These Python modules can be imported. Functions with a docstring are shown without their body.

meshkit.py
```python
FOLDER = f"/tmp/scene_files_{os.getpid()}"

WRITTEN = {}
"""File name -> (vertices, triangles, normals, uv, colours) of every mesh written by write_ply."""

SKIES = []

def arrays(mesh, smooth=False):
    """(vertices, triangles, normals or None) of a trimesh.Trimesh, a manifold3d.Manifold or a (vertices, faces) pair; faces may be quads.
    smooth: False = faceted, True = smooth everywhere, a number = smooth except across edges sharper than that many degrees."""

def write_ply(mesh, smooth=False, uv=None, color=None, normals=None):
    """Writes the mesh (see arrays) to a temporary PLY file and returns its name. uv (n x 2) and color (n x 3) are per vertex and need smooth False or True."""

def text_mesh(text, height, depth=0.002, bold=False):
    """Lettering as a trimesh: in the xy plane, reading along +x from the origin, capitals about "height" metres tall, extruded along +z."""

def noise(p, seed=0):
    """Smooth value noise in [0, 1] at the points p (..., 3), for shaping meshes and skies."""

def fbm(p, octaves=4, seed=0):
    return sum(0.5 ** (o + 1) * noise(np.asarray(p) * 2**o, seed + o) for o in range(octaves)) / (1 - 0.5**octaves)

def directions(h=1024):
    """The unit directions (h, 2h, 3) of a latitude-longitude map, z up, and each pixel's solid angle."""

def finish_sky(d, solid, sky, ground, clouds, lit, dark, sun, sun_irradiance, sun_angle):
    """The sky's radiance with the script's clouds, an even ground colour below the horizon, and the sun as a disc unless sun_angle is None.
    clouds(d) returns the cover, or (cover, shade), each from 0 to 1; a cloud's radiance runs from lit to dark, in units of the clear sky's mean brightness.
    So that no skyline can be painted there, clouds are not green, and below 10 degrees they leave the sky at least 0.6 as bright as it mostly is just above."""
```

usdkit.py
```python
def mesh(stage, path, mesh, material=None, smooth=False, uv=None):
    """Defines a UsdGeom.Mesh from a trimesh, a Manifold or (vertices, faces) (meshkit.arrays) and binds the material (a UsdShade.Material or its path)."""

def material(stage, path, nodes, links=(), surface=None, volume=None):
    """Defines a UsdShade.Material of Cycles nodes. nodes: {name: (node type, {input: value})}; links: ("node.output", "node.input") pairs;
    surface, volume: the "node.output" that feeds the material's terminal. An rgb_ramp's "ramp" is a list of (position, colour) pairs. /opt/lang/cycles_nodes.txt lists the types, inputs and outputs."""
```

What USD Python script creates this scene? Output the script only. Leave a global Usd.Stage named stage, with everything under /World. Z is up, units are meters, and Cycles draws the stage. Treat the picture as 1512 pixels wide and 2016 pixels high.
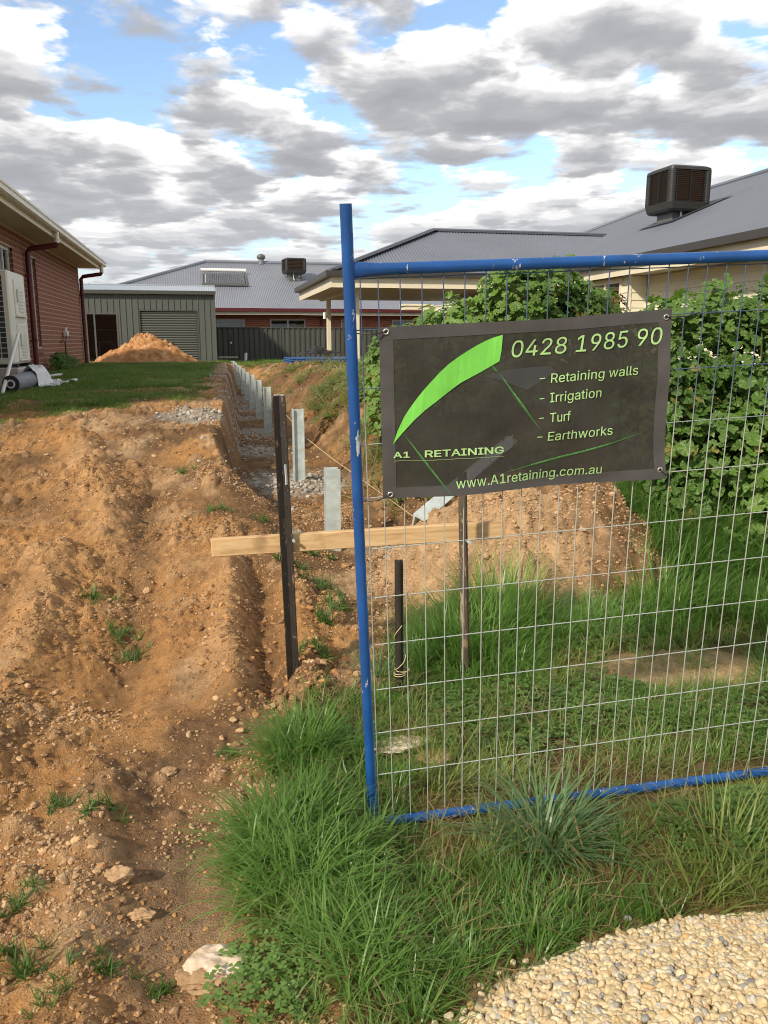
import math, random
import numpy as np
import trimesh
import usdkit, meshkit
from pxr import Usd, UsdGeom, UsdLux, UsdShade, Sdf, Gf, Vt

stage = Usd.Stage.CreateInMemory()
UsdGeom.SetStageUpAxis(stage, 'Z')
UsdGeom.SetStageMetersPerUnit(stage, 1.0)
world = UsdGeom.Xform.Define(stage, '/World')
stage.SetDefaultPrim(world.GetPrim())
UsdGeom.Scope.Define(stage, '/World/Looks')
rng = np.random.default_rng(7)
random.seed(7)

# ------------------------------------------------------------------ camera
EYE = 1.6
FPX, PW = 1620.0, 1512.0                         # focal length in pixels of the photograph's width
PITCH = math.atan(336 / FPX)
YAW = math.atan(352 / math.hypot(FPX, 336))
cam = UsdGeom.Camera.Define(stage, '/World/camera')
cam.CreateHorizontalApertureAttr(36.0)
cam.CreateVerticalApertureAttr(48.0)
cam.CreateFocalLengthAttr(36.0 * FPX / PW)
cam.CreateClippingRangeAttr(Gf.Vec2f(0.05, 5000))
cam.AddTranslateOp().Set(Gf.Vec3d(0, 0, EYE))
cam.AddRotateZOp().Set(-math.degrees(YAW))
cam.AddRotateXOp().Set(90 - math.degrees(PITCH))
cam.CreateExposureAttr(0.92)

# ------------------------------------------------------------------ sun and sky
SUN = np.array([-0.66, -0.52, 0.57]); SUN /= np.linalg.norm(SUN)
SUN_EL, SUN_ROT = math.asin(SUN[2]), math.atan2(SUN[0], SUN[1])
sun = UsdLux.DistantLight.Define(stage, '/World/sun')
sun.CreateIntensityAttr(0.66)
sun.CreateAngleAttr(3.0)
sun.CreateColorAttr(Gf.Vec3f(1.0, 0.88, 0.72))
sun.GetPrim().CreateAttribute('inputs:normalize', Sdf.ValueTypeNames.Bool).Set(True)
sun.AddRotateZOp().Set(math.degrees(math.atan2(SUN[1], SUN[0])) + 90)
sun.AddRotateXOp().Set(90 - math.degrees(SUN_EL))

SKY_STRENGTH = 0.12
dome = UsdLux.DomeLight.Define(stage, '/World/sky')
dome.CreateIntensityAttr(1.0)
dome.GetPrim().SetCustomDataByKey('kind', 'structure')
CLOUD_AT = (24.3, 16.7, 0.0)


def cloud_sky():
    n, l = {}, []
    n['tc'] = ('texture_coordinate', {})
    n['sky'] = ('sky_texture', dict(sky_type='single_scattering', sun_disc=False, sun_elevation=SUN_EL, sun_rotation=SUN_ROT,
                                    air_density=1.0, aerosol_density=0.6, ozone_density=1.6))
    n['xyz'] = ('separate_xyz', {})
    l.append(('tc.generated', 'xyz.vector'))
    n['zup'] = ('math', dict(math_type='maximum', value2=0.0)); l.append(('xyz.z', 'zup.value1'))
    n['zz'] = ('math', dict(math_type='add', value2=0.09)); l.append(('zup.value', 'zz.value1'))

    def layer(k, h, lo, hi):
        """cloud cover of the slice of the cloud deck at relative height h"""
        a = 'l%d_' % k
        n[a + 'hz'] = ('math', dict(math_type='divide', value1=h)); l.append(('zz.value', a + 'hz.value2'))
        n[a + 'x'] = ('math', dict(math_type='multiply')); l.extend([('xyz.x', a + 'x.value1'), (a + 'hz.value', a + 'x.value2')])
        n[a + 'y'] = ('math', dict(math_type='multiply')); l.extend([('xyz.y', a + 'y.value1'), (a + 'hz.value', a + 'y.value2')])
        n[a + 'p'] = ('combine_xyz', dict(z=0.0)); l.extend([(a + 'x.value', a + 'p.x'), (a + 'y.value', a + 'p.y')])
        n[a + 'm'] = ('mapping', dict(location=(CLOUD_AT[0], CLOUD_AT[1], CLOUD_AT[2] + 0.05 * (k if k < 5 else -0.4)), rotation=(0, 0, 0.2), scale=(1.10, 1.05, 1.0))); l.append((a + 'p.vector', a + 'm.vector'))
        n[a + 'n'] = ('noise_texture', dict(scale=3.1, detail=6.0, roughness=0.50, lacunarity=2.1, distortion=0.15)); l.append((a + 'm.vector', a + 'n.vector'))
        n[a + 'b'] = ('noise_texture', dict(scale=0.75, detail=2.0, roughness=0.5)); l.append((a + 'm.vector', a + 'b.vector'))
        n[a + 's'] = ('math', dict(math_type='multiply_add', value2=0.62)); l.extend([(a + 'b.fac', a + 's.value1'), (a + 'n.fac', a + 's.value3')])
        n[a + 'c'] = ('map_range', dict(range_type='smoothstep', from_min=lo, from_max=hi, to_min=0.0, to_max=1.0, clamp=True)); l.append((a + 's.value', a + 'c.value'))
        return a + 'c.result'

    layers = [(layer(4, 1.110, 0.755, 0.835), (0.92, 0.91, 0.89)), (layer(3, 1.080, 0.742, 0.825), (1.02, 1.0, 0.975)),
              (layer(2, 1.052, 0.735, 0.838), (0.80, 0.79, 0.785)), (layer(1, 1.026, 0.742, 0.87), (0.57, 0.57, 0.58)),
              (layer(0, 1.00, 0.75, 0.90), (0.36, 0.365, 0.385)), (layer(5, 0.992, 0.86, 1.04), (0.30, 0.308, 0.33))]
    W = CLOUD_GAIN / SKY_STRENGTH
    prev = 'sky.color'
    for i, (m, col) in enumerate(layers):
        a = 'mix%d' % i
        n[a] = ('mix_color', dict(blend_type='mix', b=tuple(c * W for c in col), use_clamp=False))
        l.extend([(prev, a + '.a'), (m, a + '.fac')])
        prev = a + '.result'
    # the far deck melts into pale air at the horizon
    n['hz'] = ('map_range', dict(range_type='smoothstep', from_min=0.0, from_max=0.21, to_min=0.85, to_max=0.0, clamp=True)); l.append(('xyz.z', 'hz.value'))
    n['mixh'] = ('mix_color', dict(blend_type='mix', b=tuple(c * W for c in (0.43, 0.45, 0.48)), use_clamp=False))
    l.extend([(prev, 'mixh.a'), ('hz.result', 'mixh.fac')])
    prev = 'mixh.result'
    n['bg'] = ('background_shader', dict(strength=SKY_STRENGTH)); l.append((prev, 'bg.color'))
    return usdkit.material(stage, '/World/Looks/sky', n, l, surface='bg.background')


CLOUD_GAIN = 0.72
UsdShade.MaterialBindingAPI.Apply(dome.GetPrim()).Bind(cloud_sky())

# ------------------------------------------------------------------ helpers
L_ = '/World/Looks/'


def lin(r, g, b):
    """8-bit sRGB to linear"""
    f = lambda c: (c / 255 / 12.92) if c / 255 < 0.04045 else ((c / 255 + 0.055) / 1.055) ** 2.4
    return (f(r), f(g), f(b))


def mat(name, col, rough=0.6, var=0.15, scale=6.0, bump=0.0, bscale=60.0, metal=0.0, spec=0.5, island=0.0, obj=0.0, col2=None, coat=0.0):
    """painted, mineral or metal surface: base colour mottled by noise, tone varied by island or object, fine bump"""
    n = {'tc': ('texture_coordinate', {}), 'nz': ('noise_texture', dict(scale=scale, detail=5.0, roughness=0.6)),
         'rp': ('rgb_ramp', dict(ramp=[(0.3, tuple(c * (1 - var) for c in col)), (0.7, tuple(min(1, c * (1 + var)) for c in (col2 or col)))])),
         'p': ('principled_bsdf', dict(roughness=rough, metallic=metal, specular_ior_level=spec, coat_weight=coat))}
    l = [('tc.object', 'nz.vector'), ('nz.fac', 'rp.fac')]
    out = 'rp.color'
    if island or obj:
        n['src'] = ('geometry', {}) if island else ('object_info', {})
        k = island or obj
        n['mr'] = ('map_range', dict(from_min=0.0, from_max=1.0, to_min=1 - k, to_max=1 + k))
        n['hv'] = ('hsv', {})
        l += [('src.random_per_island' if island else 'src.random', 'mr.value'), ('mr.result', 'hv.value'), (out, 'hv.color')]
        out = 'hv.color'
    l.append((out, 'p.base_color'))
    if bump:
        n['bn'] = ('noise_texture', dict(scale=bscale, detail=4.0, roughness=0.6))
        n['bp'] = ('bump', dict(strength=bump, distance=0.01))
        l += [('tc.object', 'bn.vector'), ('bn.fac', 'bp.height'), ('bp.normal', 'p.normal')]
    return usdkit.material(stage, L_ + name, n, l, surface='p.BSDF')


def chipped(name, col, chip, lo=0.66, hi=0.70, scale=(14, 14, 5), rough=0.33):
    """glossy paint scuffed through to the metal in flecks"""
    n = {'tc': ('texture_coordinate', {}), 'mp': ('mapping', dict(scale=scale)),
         'nz': ('noise_texture', dict(scale=2.2, detail=6.0, roughness=0.68)),
         'mr': ('map_range', dict(from_min=lo, from_max=hi, to_min=0.0, to_max=1.0, clamp=True)),
         'n2': ('noise_texture', dict(scale=9.0, detail=3.0)),
         'rp': ('rgb_ramp', dict(ramp=[(0.3, tuple(c * 0.8 for c in col)), (0.7, tuple(c * 1.25 for c in col))])),
         'mx': ('mix_color', dict(b=chip)),
         'rr': ('map_range', dict(from_min=0.0, from_max=1.0, to_min=rough, to_max=0.65)),
         'p': ('principled_bsdf', {})}
    l = [('tc.object', 'mp.vector'), ('mp.vector', 'nz.vector'), ('nz.fac', 'mr.value'), ('tc.object', 'n2.vector'), ('n2.fac', 'rp.fac'),
         ('rp.color', 'mx.a'), ('mr.result', 'mx.fac'), ('mx.result', 'p.base_color'), ('mr.result', 'rr.value'), ('rr.result', 'p.roughness')]
    return usdkit.material(stage, L_ + name, n, l, surface='p.BSDF')


def leafmat(name, a, b, trans=0.35, rough=0.5, island=True, big=0.8):
    """leaf or blade: tone by blade and by place, light passing through"""
    n = {'g': ('geometry', {}), 'nz': ('noise_texture', dict(scale=big, detail=3.0)),
         'ad': ('math', dict(math_type='multiply_add', value2=0.55)),
         'sb': ('math', dict(math_type='subtract', value2=0.02)),
         'rp': ('rgb_ramp', dict(ramp=[(0.25, a), (0.85, b)])),
         'p': ('principled_bsdf', dict(roughness=rough, specular_ior_level=0.45)),
         'hv': ('hsv', dict(hue=0.49, saturation=1.1, value=1.5)),
         't': ('translucent_bsdf', {}), 'mx': ('mix_closure', dict(fac=trans))}
    l = [('g.position', 'nz.vector'), ('g.random_per_island', 'ad.value1'), ('nz.fac', 'ad.value3'), ('ad.value', 'sb.value1'), ('sb.value', 'rp.fac'),
         ('rp.color', 'p.base_color'), ('rp.color', 'hv.color'), ('hv.color', 't.color'), ('p.BSDF', 'mx.closure1'), ('t.BSDF', 'mx.closure2')]
    return usdkit.material(stage, L_ + name, n, l, surface='mx.closure')


def glassmat(name, tint=(0.02, 0.025, 0.03)):
    """window pane seen by day: mirror of the sky over a dim room"""
    n = {'f': ('fresnel', dict(IOR=1.5)), 't': ('transparent_bsdf', dict(color=(0.55, 0.6, 0.6))), 'g': ('glossy_bsdf', dict(color=(1, 1, 1), roughness=0.02)),
         'ad': ('math', dict(math_type='add', value2=0.025)), 'm': ('mix_closure', {})}
    return usdkit.material(stage, L_ + name, n, [('f.fac', 'ad.value1'), ('ad.value', 'm.fac'), ('t.BSDF', 'm.closure1'), ('g.BSDF', 'm.closure2')], surface='m.closure')


_names = {}


def numbered(path):
    k = _names.get(path, -1) + 1
    _names[path] = k
    return path if k == 0 else '%s_%03d' % (path, k)


def tag(prim, label=None, cat=None, group=None, kind=None):
    for k, v in (('label', label), ('category', cat), ('group', group), ('kind', kind)):
        if v:
            prim.SetCustomDataByKey(k, v)
    return prim


class Thing:
    def __init__(self, name, label, cat, loc=(0, 0, 0), group=None):
        self.path = numbered('/World/' + name)
        self.loc = np.asarray(loc, float)
        self.x = UsdGeom.Xform.Define(stage, self.path)
        self.x.AddTranslateOp().Set(Gf.Vec3d(*map(float, self.loc)))
        tag(self.x.GetPrim(), label, cat, group)

    def part(self, name, mesh, m, smooth=False, label=None, kind=None, under=None):
        """a Mesh prim under the thing (or under one of its parts); the mesh is given in world coordinates"""
        if isinstance(mesh, MB):
            mesh = mesh.mesh()
        v, f = np.asarray(mesh[0] if isinstance(mesh, tuple) else mesh.vertices), np.asarray(mesh[1] if isinstance(mesh, tuple) else mesh.faces)
        p = numbered((under or self.path) + '/' + name)
        tag(usdkit.mesh(stage, p, (v - self.loc, f), m, smooth=smooth).GetPrim(), label, None, None, kind)
        return p


def single(name, mesh, m, label, cat, smooth=False, group=None, kind=None, loc=None):
    """a thing that is one mesh"""
    if isinstance(mesh, MB):
        mesh = mesh.mesh()
    v, f = np.asarray(mesh[0] if isinstance(mesh, tuple) else mesh.vertices), np.asarray(mesh[1] if isinstance(mesh, tuple) else mesh.faces)
    p = numbered('/World/' + name)
    o = np.zeros(3) if loc is None else np.asarray(loc, float)
    me = usdkit.mesh(stage, p, (v - o, f), m, smooth=smooth)
    if loc is not None:
        me.AddTranslateOp().Set(Gf.Vec3d(*map(float, o)))
    tag(me.GetPrim(), label, cat, group, kind)
    return p


BOXF = np.array([[0, 2, 1], [0, 3, 2], [4, 5, 6], [4, 6, 7], [0, 1, 5], [0, 5, 4], [1, 2, 6], [1, 6, 5], [2, 3, 7], [2, 7, 6], [3, 0, 4], [3, 4, 7]])


class MB:
    """collects pieces of ONE mesh"""

    def __init__(self):
        self.v, self.f, self.n = [], [], 0

    def add(self, v, f):
        v = np.asarray(v, float)
        self.v.append(v)
        self.f.append(np.asarray(f, int) + self.n)
        self.n += len(v)
        return self

    def box(self, lo, hi):
        (a, b, c), (d, e, g) = np.minimum(lo, hi), np.maximum(lo, hi)
        return self.add([(a, b, c), (d, b, c), (d, e, c), (a, e, c), (a, b, g), (d, b, g), (d, e, g), (a, e, g)], BOXF)

    def cbox(self, lo, hi, ch=0.004):
        """box with chamfered edges"""
        lo, hi = np.minimum(lo, hi), np.maximum(lo, hi)
        pts = []
        for sx in (0, 1):
            for sy in (0, 1):
                for sz in (0, 1):
                    c = np.where([sx, sy, sz], hi, lo)
                    d = np.where([sx, sy, sz], -ch, ch)
                    for k in range(3):
                        q = c + d
                        q[k] = c[k]
                        pts.append(q)
        m = trimesh.convex.convex_hull(np.array(pts))
        return self.add(m.vertices, m.faces)

    def beam(self, p, q, w, h, up=(0, 0, 1), ch=0):
        """bar of section w (sideways) by h (along up) from p to q"""
        p, q = np.asarray(p, float), np.asarray(q, float)
        d = q - p
        L = np.linalg.norm(d)
        d /= L
        s = np.cross(d, up); s /= np.linalg.norm(s)
        u = np.cross(s, d)
        b = MB()
        (b.cbox if ch else b.box)((-w / 2, 0, -h / 2), (w / 2, L, h / 2), *([ch] if ch else []))
        v, f = b.mesh()
        return self.add(p + v[:, :1] * s + v[:, 1:2] * d + v[:, 2:] * u, f)

    def tube(self, pts, r, n=8, cap=True, squash=None):
        """round bar through the points; r a number or one per point"""
        pts = np.asarray(pts, float)
        r = np.broadcast_to(np.asarray(r, float), (len(pts),))
        t = np.gradient(pts, axis=0) if len(pts) > 2 else np.repeat([pts[1] - pts[0]], len(pts), 0)
        t /= np.linalg.norm(t, axis=1, keepdims=True)
        ref = np.array([0, 0, 1.0]) if abs(t[0][2]) < 0.9 else np.array([1.0, 0, 0])
        rings = []
        a = np.arange(n) / n * 2 * np.pi
        s = np.cross(t[0], ref)
        for i in range(len(pts)):
            s = s - t[i] * (s @ t[i]); s /= np.linalg.norm(s)
            u = np.cross(t[i], s)
            rings.append(pts[i] + r[i] * (np.cos(a)[:, None] * s + np.sin(a)[:, None] * u))
        v = np.vstack(rings)
        f = []
        for i in range(len(pts) - 1):
            for k in range(n):
                A, B, Cq, D = i * n + k, i * n + (k + 1) % n, (i + 1) * n + (k + 1) % n, (i + 1) * n + k
                f += [(A, B, Cq), (A, Cq, D)]
        if cap:
            for o, rev in ((0, True), ((len(pts) - 1) * n, False)):
                for k in range(1, n - 1):
                    f.append((o, o + k + 1, o + k) if rev else (o, o + k, o + k + 1))
        return self.add(v, f)

    def quad(self, a, b, c, d):
        return self.add([a, b, c, d], [(0, 1, 2), (0, 2, 3)])

    def mesh(self):
        return np.vstack(self.v), np.vstack(self.f)


def instancer(path, protos, pos, yaw, scale, index, tilt=None, kind='stuff', label=None, cat=None):
    """PointInstancer: protos [(name, mesh, material, smooth)]"""
    pi = UsdGeom.PointInstancer.Define(stage, path)
    for nm, me, m, sm in protos:
        usdkit.mesh(stage, '%s/%s' % (path, nm), me, m, smooth=sm)
    pi.CreatePrototypesRel().SetTargets([Sdf.Path('%s/%s' % (path, p[0])) for p in protos])
    pos = np.asarray(pos, np.float32)
    n = len(pos)
    yaw = np.asarray(yaw, float)
    q = np.zeros((n, 4)); q[:, 0], q[:, 3] = np.cos(yaw / 2), np.sin(yaw / 2)
    if tilt is not None:                                   # (axis angle in the ground plane, amount) applied after the yaw
        ax, am = np.asarray(tilt[0], float), np.asarray(tilt[1], float)
        t = np.stack([np.cos(am / 2), np.cos(ax) * np.sin(am / 2), np.sin(ax) * np.sin(am / 2), 0 * am], 1)
        w1, x1, y1, z1 = t.T; w2, x2, y2, z2 = q.T
        q = np.stack([w1 * w2 - x1 * x2 - y1 * y2 - z1 * z2, w1 * x2 + x1 * w2 + y1 * z2 - z1 * y2, w1 * y2 - x1 * z2 + y1 * w2 + z1 * x2, w1 * z2 + x1 * y2 - y1 * x2 + z1 * w2], 1)
    pi.CreatePositionsAttr(Vt.Vec3fArray.FromNumpy(pos))
    pi.CreateOrientationsAttr(Vt.QuathArray([Gf.Quath(float(a), float(b), float(c), float(d)) for a, b, c, d in q]))
    sc = np.asarray(scale, float)
    sc = np.repeat(sc[:, None], 3, 1) if sc.ndim == 1 else sc
    pi.CreateScalesAttr(Vt.Vec3fArray.FromNumpy(sc.astype(np.float32)))
    pi.CreateProtoIndicesAttr(Vt.IntArray.FromNumpy(np.asarray(index, np.int32)))
    tag(pi.GetPrim(), label, cat, None, kind)
    return pi


def sstep(x, a, b):
    t = np.clip((x - a) / (b - a), 0, 1)
    return t * t * (3 - 2 * t)


def n2(X, Y, s, seed=0, octaves=3):
    return meshkit.fbm(np.stack([X / s, Y / s, np.full_like(X, seed * 7.3)], -1), octaves, seed) - 0.5


# ------------------------------------------------------------------ the ground: one sheet of clay, trench, banks, spoil and lawn
def left_edge(Y):      # crest of the trench's left side
    return np.interp(Y, [3, 4, 5, 6.5, 7.5, 9, 16, 26], [0.32, 0.32, 0.2, 0.14, 0.02, 0.14, 0.38, 0.62])


def grass_edge(Y):     # where the long grass begins, to the right of the track
    return np.interp(Y, [1.3, 1.67, 1.94, 2.11, 2.41, 2.72, 3.09, 3.35, 3.55, 4.2, 4.6, 5.1, 5.6], [0.28, 0.23, 0.15, 0.03, 0.02, 0.24, 0.17, 0.36, 0.74, 0.95, 1.2, 1.6, 3.2])


MOUND = (2.08, 4.88)


def mound_r(X, Y):
    w = 0.12 * n2(X, Y, 0.6, 3)
    return np.hypot((X - MOUND[0]) / 1.12, (Y - MOUND[1]) / np.where(Y < MOUND[1], 0.85, 1.25)) + w


def heap_r(X, Y):
    return np.hypot((X - 1.22) / 1.03, (Y - 1.05) / 0.775) + 0.07 * n2(X, Y, 0.25, 5)


def gauss(x, s):
    return np.exp(-(x / s) ** 2)


def base_height(X, Y):
    left = np.interp(Y, [0, 3.0, 3.6, 5.0, 6.5, 8.0, 10.0, 12.7, 16, 22, 28, 34, 60], [-0.02, -0.02, 0.03, 0.28, 0.53, 0.74, 0.93, 1.02, 1.05, 1.04, 0.90, 0.84, 0.8])
    floor = np.interp(Y, [0, 3.0, 4.2, 5.0, 5.9, 8.0, 14, 25, 26.5], [-0.02, -0.01, 0.05, 0.12, 0.19, 0.29, 0.33, 0.42, 0.85])
    right = np.interp(Y, [0, 3.4, 4.3, 5.2, 6.5, 7.6, 9, 12, 20, 30], [-0.02, 0.0, 0.09, 0.28, 0.68, 0.92, 1.06, 1.10, 1.02, 0.88])
    right = right + np.clip(X - 0.6, 0, 2.5) * 0.018 * sstep(4.5 - Y, 0, 1.5)
    right = right + 0.55 * sstep(X, 2.4, 3.6) * sstep(Y, 4.15, 5.4) * sstep(9 - Y, 0, 3)
    wob = 0.10 * n2(X, Y, 0.8, 11) + 0.05 * n2(X, Y, 0.25, 12)
    e = left_edge(Y) + wob
    hw = np.interp(Y, [3, 5, 6.3, 7.0, 12, 26], [0.45, 0.40, 0.30, 0.09, 0.10, 0.12])
    wl = sstep(X, e, e + 2 * hw)
    wr = sstep(X, 1.18 + 1.2 * wob, 2.15 + 1.5 * wob)
    z = left * (1 - wl) + floor * wl
    z = z * (1 - wr) + right * wr
    # spoil mound behind the fence
    m = np.clip(1 - mound_r(X, Y), 0, 1)
    z = np.maximum(z, z * (1 - sstep(m, 0, 0.3)) + sstep(m, 0, 0.3) * (0.02 + 0.80 * np.minimum(m, 0.78) ** 0.8 + (0.55 * n2(X, Y, 0.5, 14, 4) + 0.25 * np.abs(n2(X, Y, 0.16, 15, 3))) * sstep(m, 0.03, 0.35)))
    # windrows pushed up by the tracks, and the ruts between them
    def ridge(xc, y0, y1, h, w):
        return h * gauss(X - xc - 0.10 * n2(X, Y, 0.5, 21), w) * sstep(Y, y0, y0 + 0.3) * sstep(-Y, -y1, -y1 + 0.3)
    z = z + ridge(0.06, 3.3, 5.1, 0.10, 0.09) + ridge(0.42, 3.15, 5.2, 0.06, 0.10) - ridge(0.25, 3.3, 5.0, 0.07, 0.10)
    z = z + ridge(-0.92 - 0.0 * Y, 2.6, 5.3, 0.11, 0.15) + ridge(-0.66 - 0.25 * (Y - 5.8), 4.7, 8.2, 0.10, 0.17) + ridge(-0.42, 1.5, 3.2, 0.05, 0.10)
    z = z - ridge(-0.17 + 0.05 * (Y - 2), 1.5, 3.0, 0.05, 0.16) - ridge(-0.45, 3.4, 6.8, 0.08, 0.16) - ridge(-1.3, 2.5, 6.5, 0.05, 0.2)
    z = z + ridge(0.0, 6.0, 8.2, 0.09, 0.18)
    z = z - 0.035 * gauss(Y - 2.51 + 0.025 * (X - 0.6), 0.10) * sstep(X, 0.45, 0.6)
    # low heap of pebbles by the path
    z = z + 0.19 * np.clip(1 - heap_r(X, Y) ** 2, 0, 1) ** 0.9
    return z


def masks(X, Y):
    lawn_edge = 9.5 + 5.0 * n2(X, Y, 0.7, 31, 4) + 0.5 * np.clip(X + 1.2, -1, 2)
    lawn = sstep(Y, lawn_edge - 0.8, lawn_edge + 1.2) * sstep(left_edge(Y) - 0.25 - X + 0.25 * n2(X, Y, 0.5, 32), -0.1, 0.15) * sstep(26.5 - Y, 0, 1)
    lawn = np.maximum(lawn, sstep(Y, 27.5, 29) * 0.9)
    lawn = lawn * (1 - gauss(X + 0.75 - 0.06 * (Y - 11.2), 1.1) * gauss(Y - 11.2 - 0.0 * X, 0.28) * 0.9)
    g = sstep(X + 0.14 * n2(X, Y, 0.18, 33), grass_edge(Y) - 0.05, grass_edge(Y) + 0.08) * sstep(5.6 - Y, 0, 0.6)
    g = g * sstep(mound_r(X, Y), 0.86, 1.02) * sstep(heap_r(X, Y), 0.98, 1.04)
    g = g * (1 - 0.95 * sstep(1.15 - np.hypot((X - 2.15) / 0.36, (Y - 3.37) / 0.20) + 0.5 * n2(X, Y, 0.2, 34), 0, 0.3))
    bank = sstep(X, 2.2, 2.6) * sstep(Y, 4.9, 5.6)
    return lawn, g, bank


def clay_detail(X, Y, amt):
    """lumps and crumbs of broken clay"""
    wet = np.maximum(gauss(np.hypot((X + 0.15) / 0.28, (Y - 2.25) / 0.75), 1.0), gauss(np.hypot((X + 0.25) / 0.5, (Y - 1.45) / 0.35), 1.0))
    k = amt * (1 - 0.72 * wet)
    rough = sstep(n2(X, Y, 0.6, 43, 2), -0.16, 0.16)
    d = 0.13 * n2(X, Y, 0.5, 41, 4) + 0.15 * np.abs(n2(X, Y, 0.17, 42, 3)) * rough + 0.10 * (np.abs(n2(X, Y, 0.06, 45, 3)) - 0.06) * (0.3 + 0.7 * rough) + 0.022 * n2(X, Y, 0.03, 44, 2)
    return d * k, wet


def axis(lo, a, b, hi, fine, grow):
    mid = list(np.arange(a, b, fine))
    up, s = [mid[-1]], fine
    while up[-1] < hi:
        s *= grow; up.append(up[-1] + s)
    dn, s = [mid[0]], fine
    while dn[-1] > lo:
        s *= grow; dn.append(dn[-1] - s)
    return np.array(dn[:0:-1] + mid + up[1:])


def spaced(core, lo, hi, grow):
    up, st = [core[-1]], core[-1] - core[-2]
    while up[-1] < hi:
        st *= grow; up.append(up[-1] + st)
    dn, st = [core[0]], core[1] - core[0]
    while dn[-1] > lo:
        st *= grow; dn.append(dn[-1] - st)
    return np.array(dn[:0:-1] + list(core) + up[1:])


GX = spaced(list(np.arange(-1.75, 1.25, 0.0095)) + list(np.arange(1.25, 3.2, 0.016)), -500, 500, 1.035)
GY = spaced(np.arange(1.3, 5.3, 0.0100), -300, 900, 1.0135)
XX, YY = np.meshgrid(GX, GY)
near = (np.abs(XX) < 25) & (YY > -5) & (YY < 45)
ZZ = np.zeros_like(XX)
tone = np.zeros(XX.shape + (3,))
xn, yn = XX[near], YY[near]
lawn, gm, bank = masks(xn, yn)
amt = np.clip(1 - 0.88 * lawn - 0.75 * gm, 0.1, 1) * np.interp(yn, [0, 12, 30], [1, 1, 0.6])
amt = amt * np.where(heap_r(xn, yn) < 1.02, 0.15, 1)
dd, wet = clay_detail(xn, yn, amt)
# half buried clods: domes pressed into the sheet
from scipy.spatial import cKDTree
lr = np.random.default_rng(77)
lump = np.zeros_like(xn)
for cnt, r0, r1, x0, x1, y0, y1 in ((2600, 0.014, 0.028, -1.75, 1.3, 1.35, 5.3), (650, 0.030, 0.068, -1.9, 1.4, 1.5, 7.0), (900, 0.03, 0.07, -2.6, 2.0, 5.3, 11), (1500, 0.016, 0.05, 0.9, 3.3, 3.9, 6.2)):
    lx, ly = lr.uniform(x0, x1, cnt), lr.uniform(y0, y1, cnt)
    rad = r0 + (r1 - r0) * lr.uniform(0, 1, cnt) ** 2
    okk = lr.uniform(0, 1, cnt) < 0.10 + 0.90 * sstep(n2(lx, ly, 0.32, 61, 3), -0.06, 0.12)
    lx, ly, rad = lx[okk], ly[okk], rad[okk]
    m_ = (xn > x0 - 0.1) & (xn < x1 + 0.1) & (yn > y0 - 0.1) & (yn < y1 + 0.1)
    tree_ = cKDTree(np.stack([lx, ly], 1))
    d_, i_ = tree_.query(np.stack([xn[m_], yn[m_]], 1), k=2)
    wv = 1 + 0.9 * n2(xn[m_], yn[m_], 0.03, 78, 2)
    for q in range(2):
        t_ = 1 - (d_[:, q] * wv / rad[i_[:, q]]) ** 2
        lump[m_] = np.maximum(lump[m_], np.where(t_ > 0, rad[i_[:, q]] * 0.85 * np.abs(t_) ** 0.6, 0))
lump *= np.clip(amt, 0, 1) * (1 - 0.9 * wet)
dd = dd + lump
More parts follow.
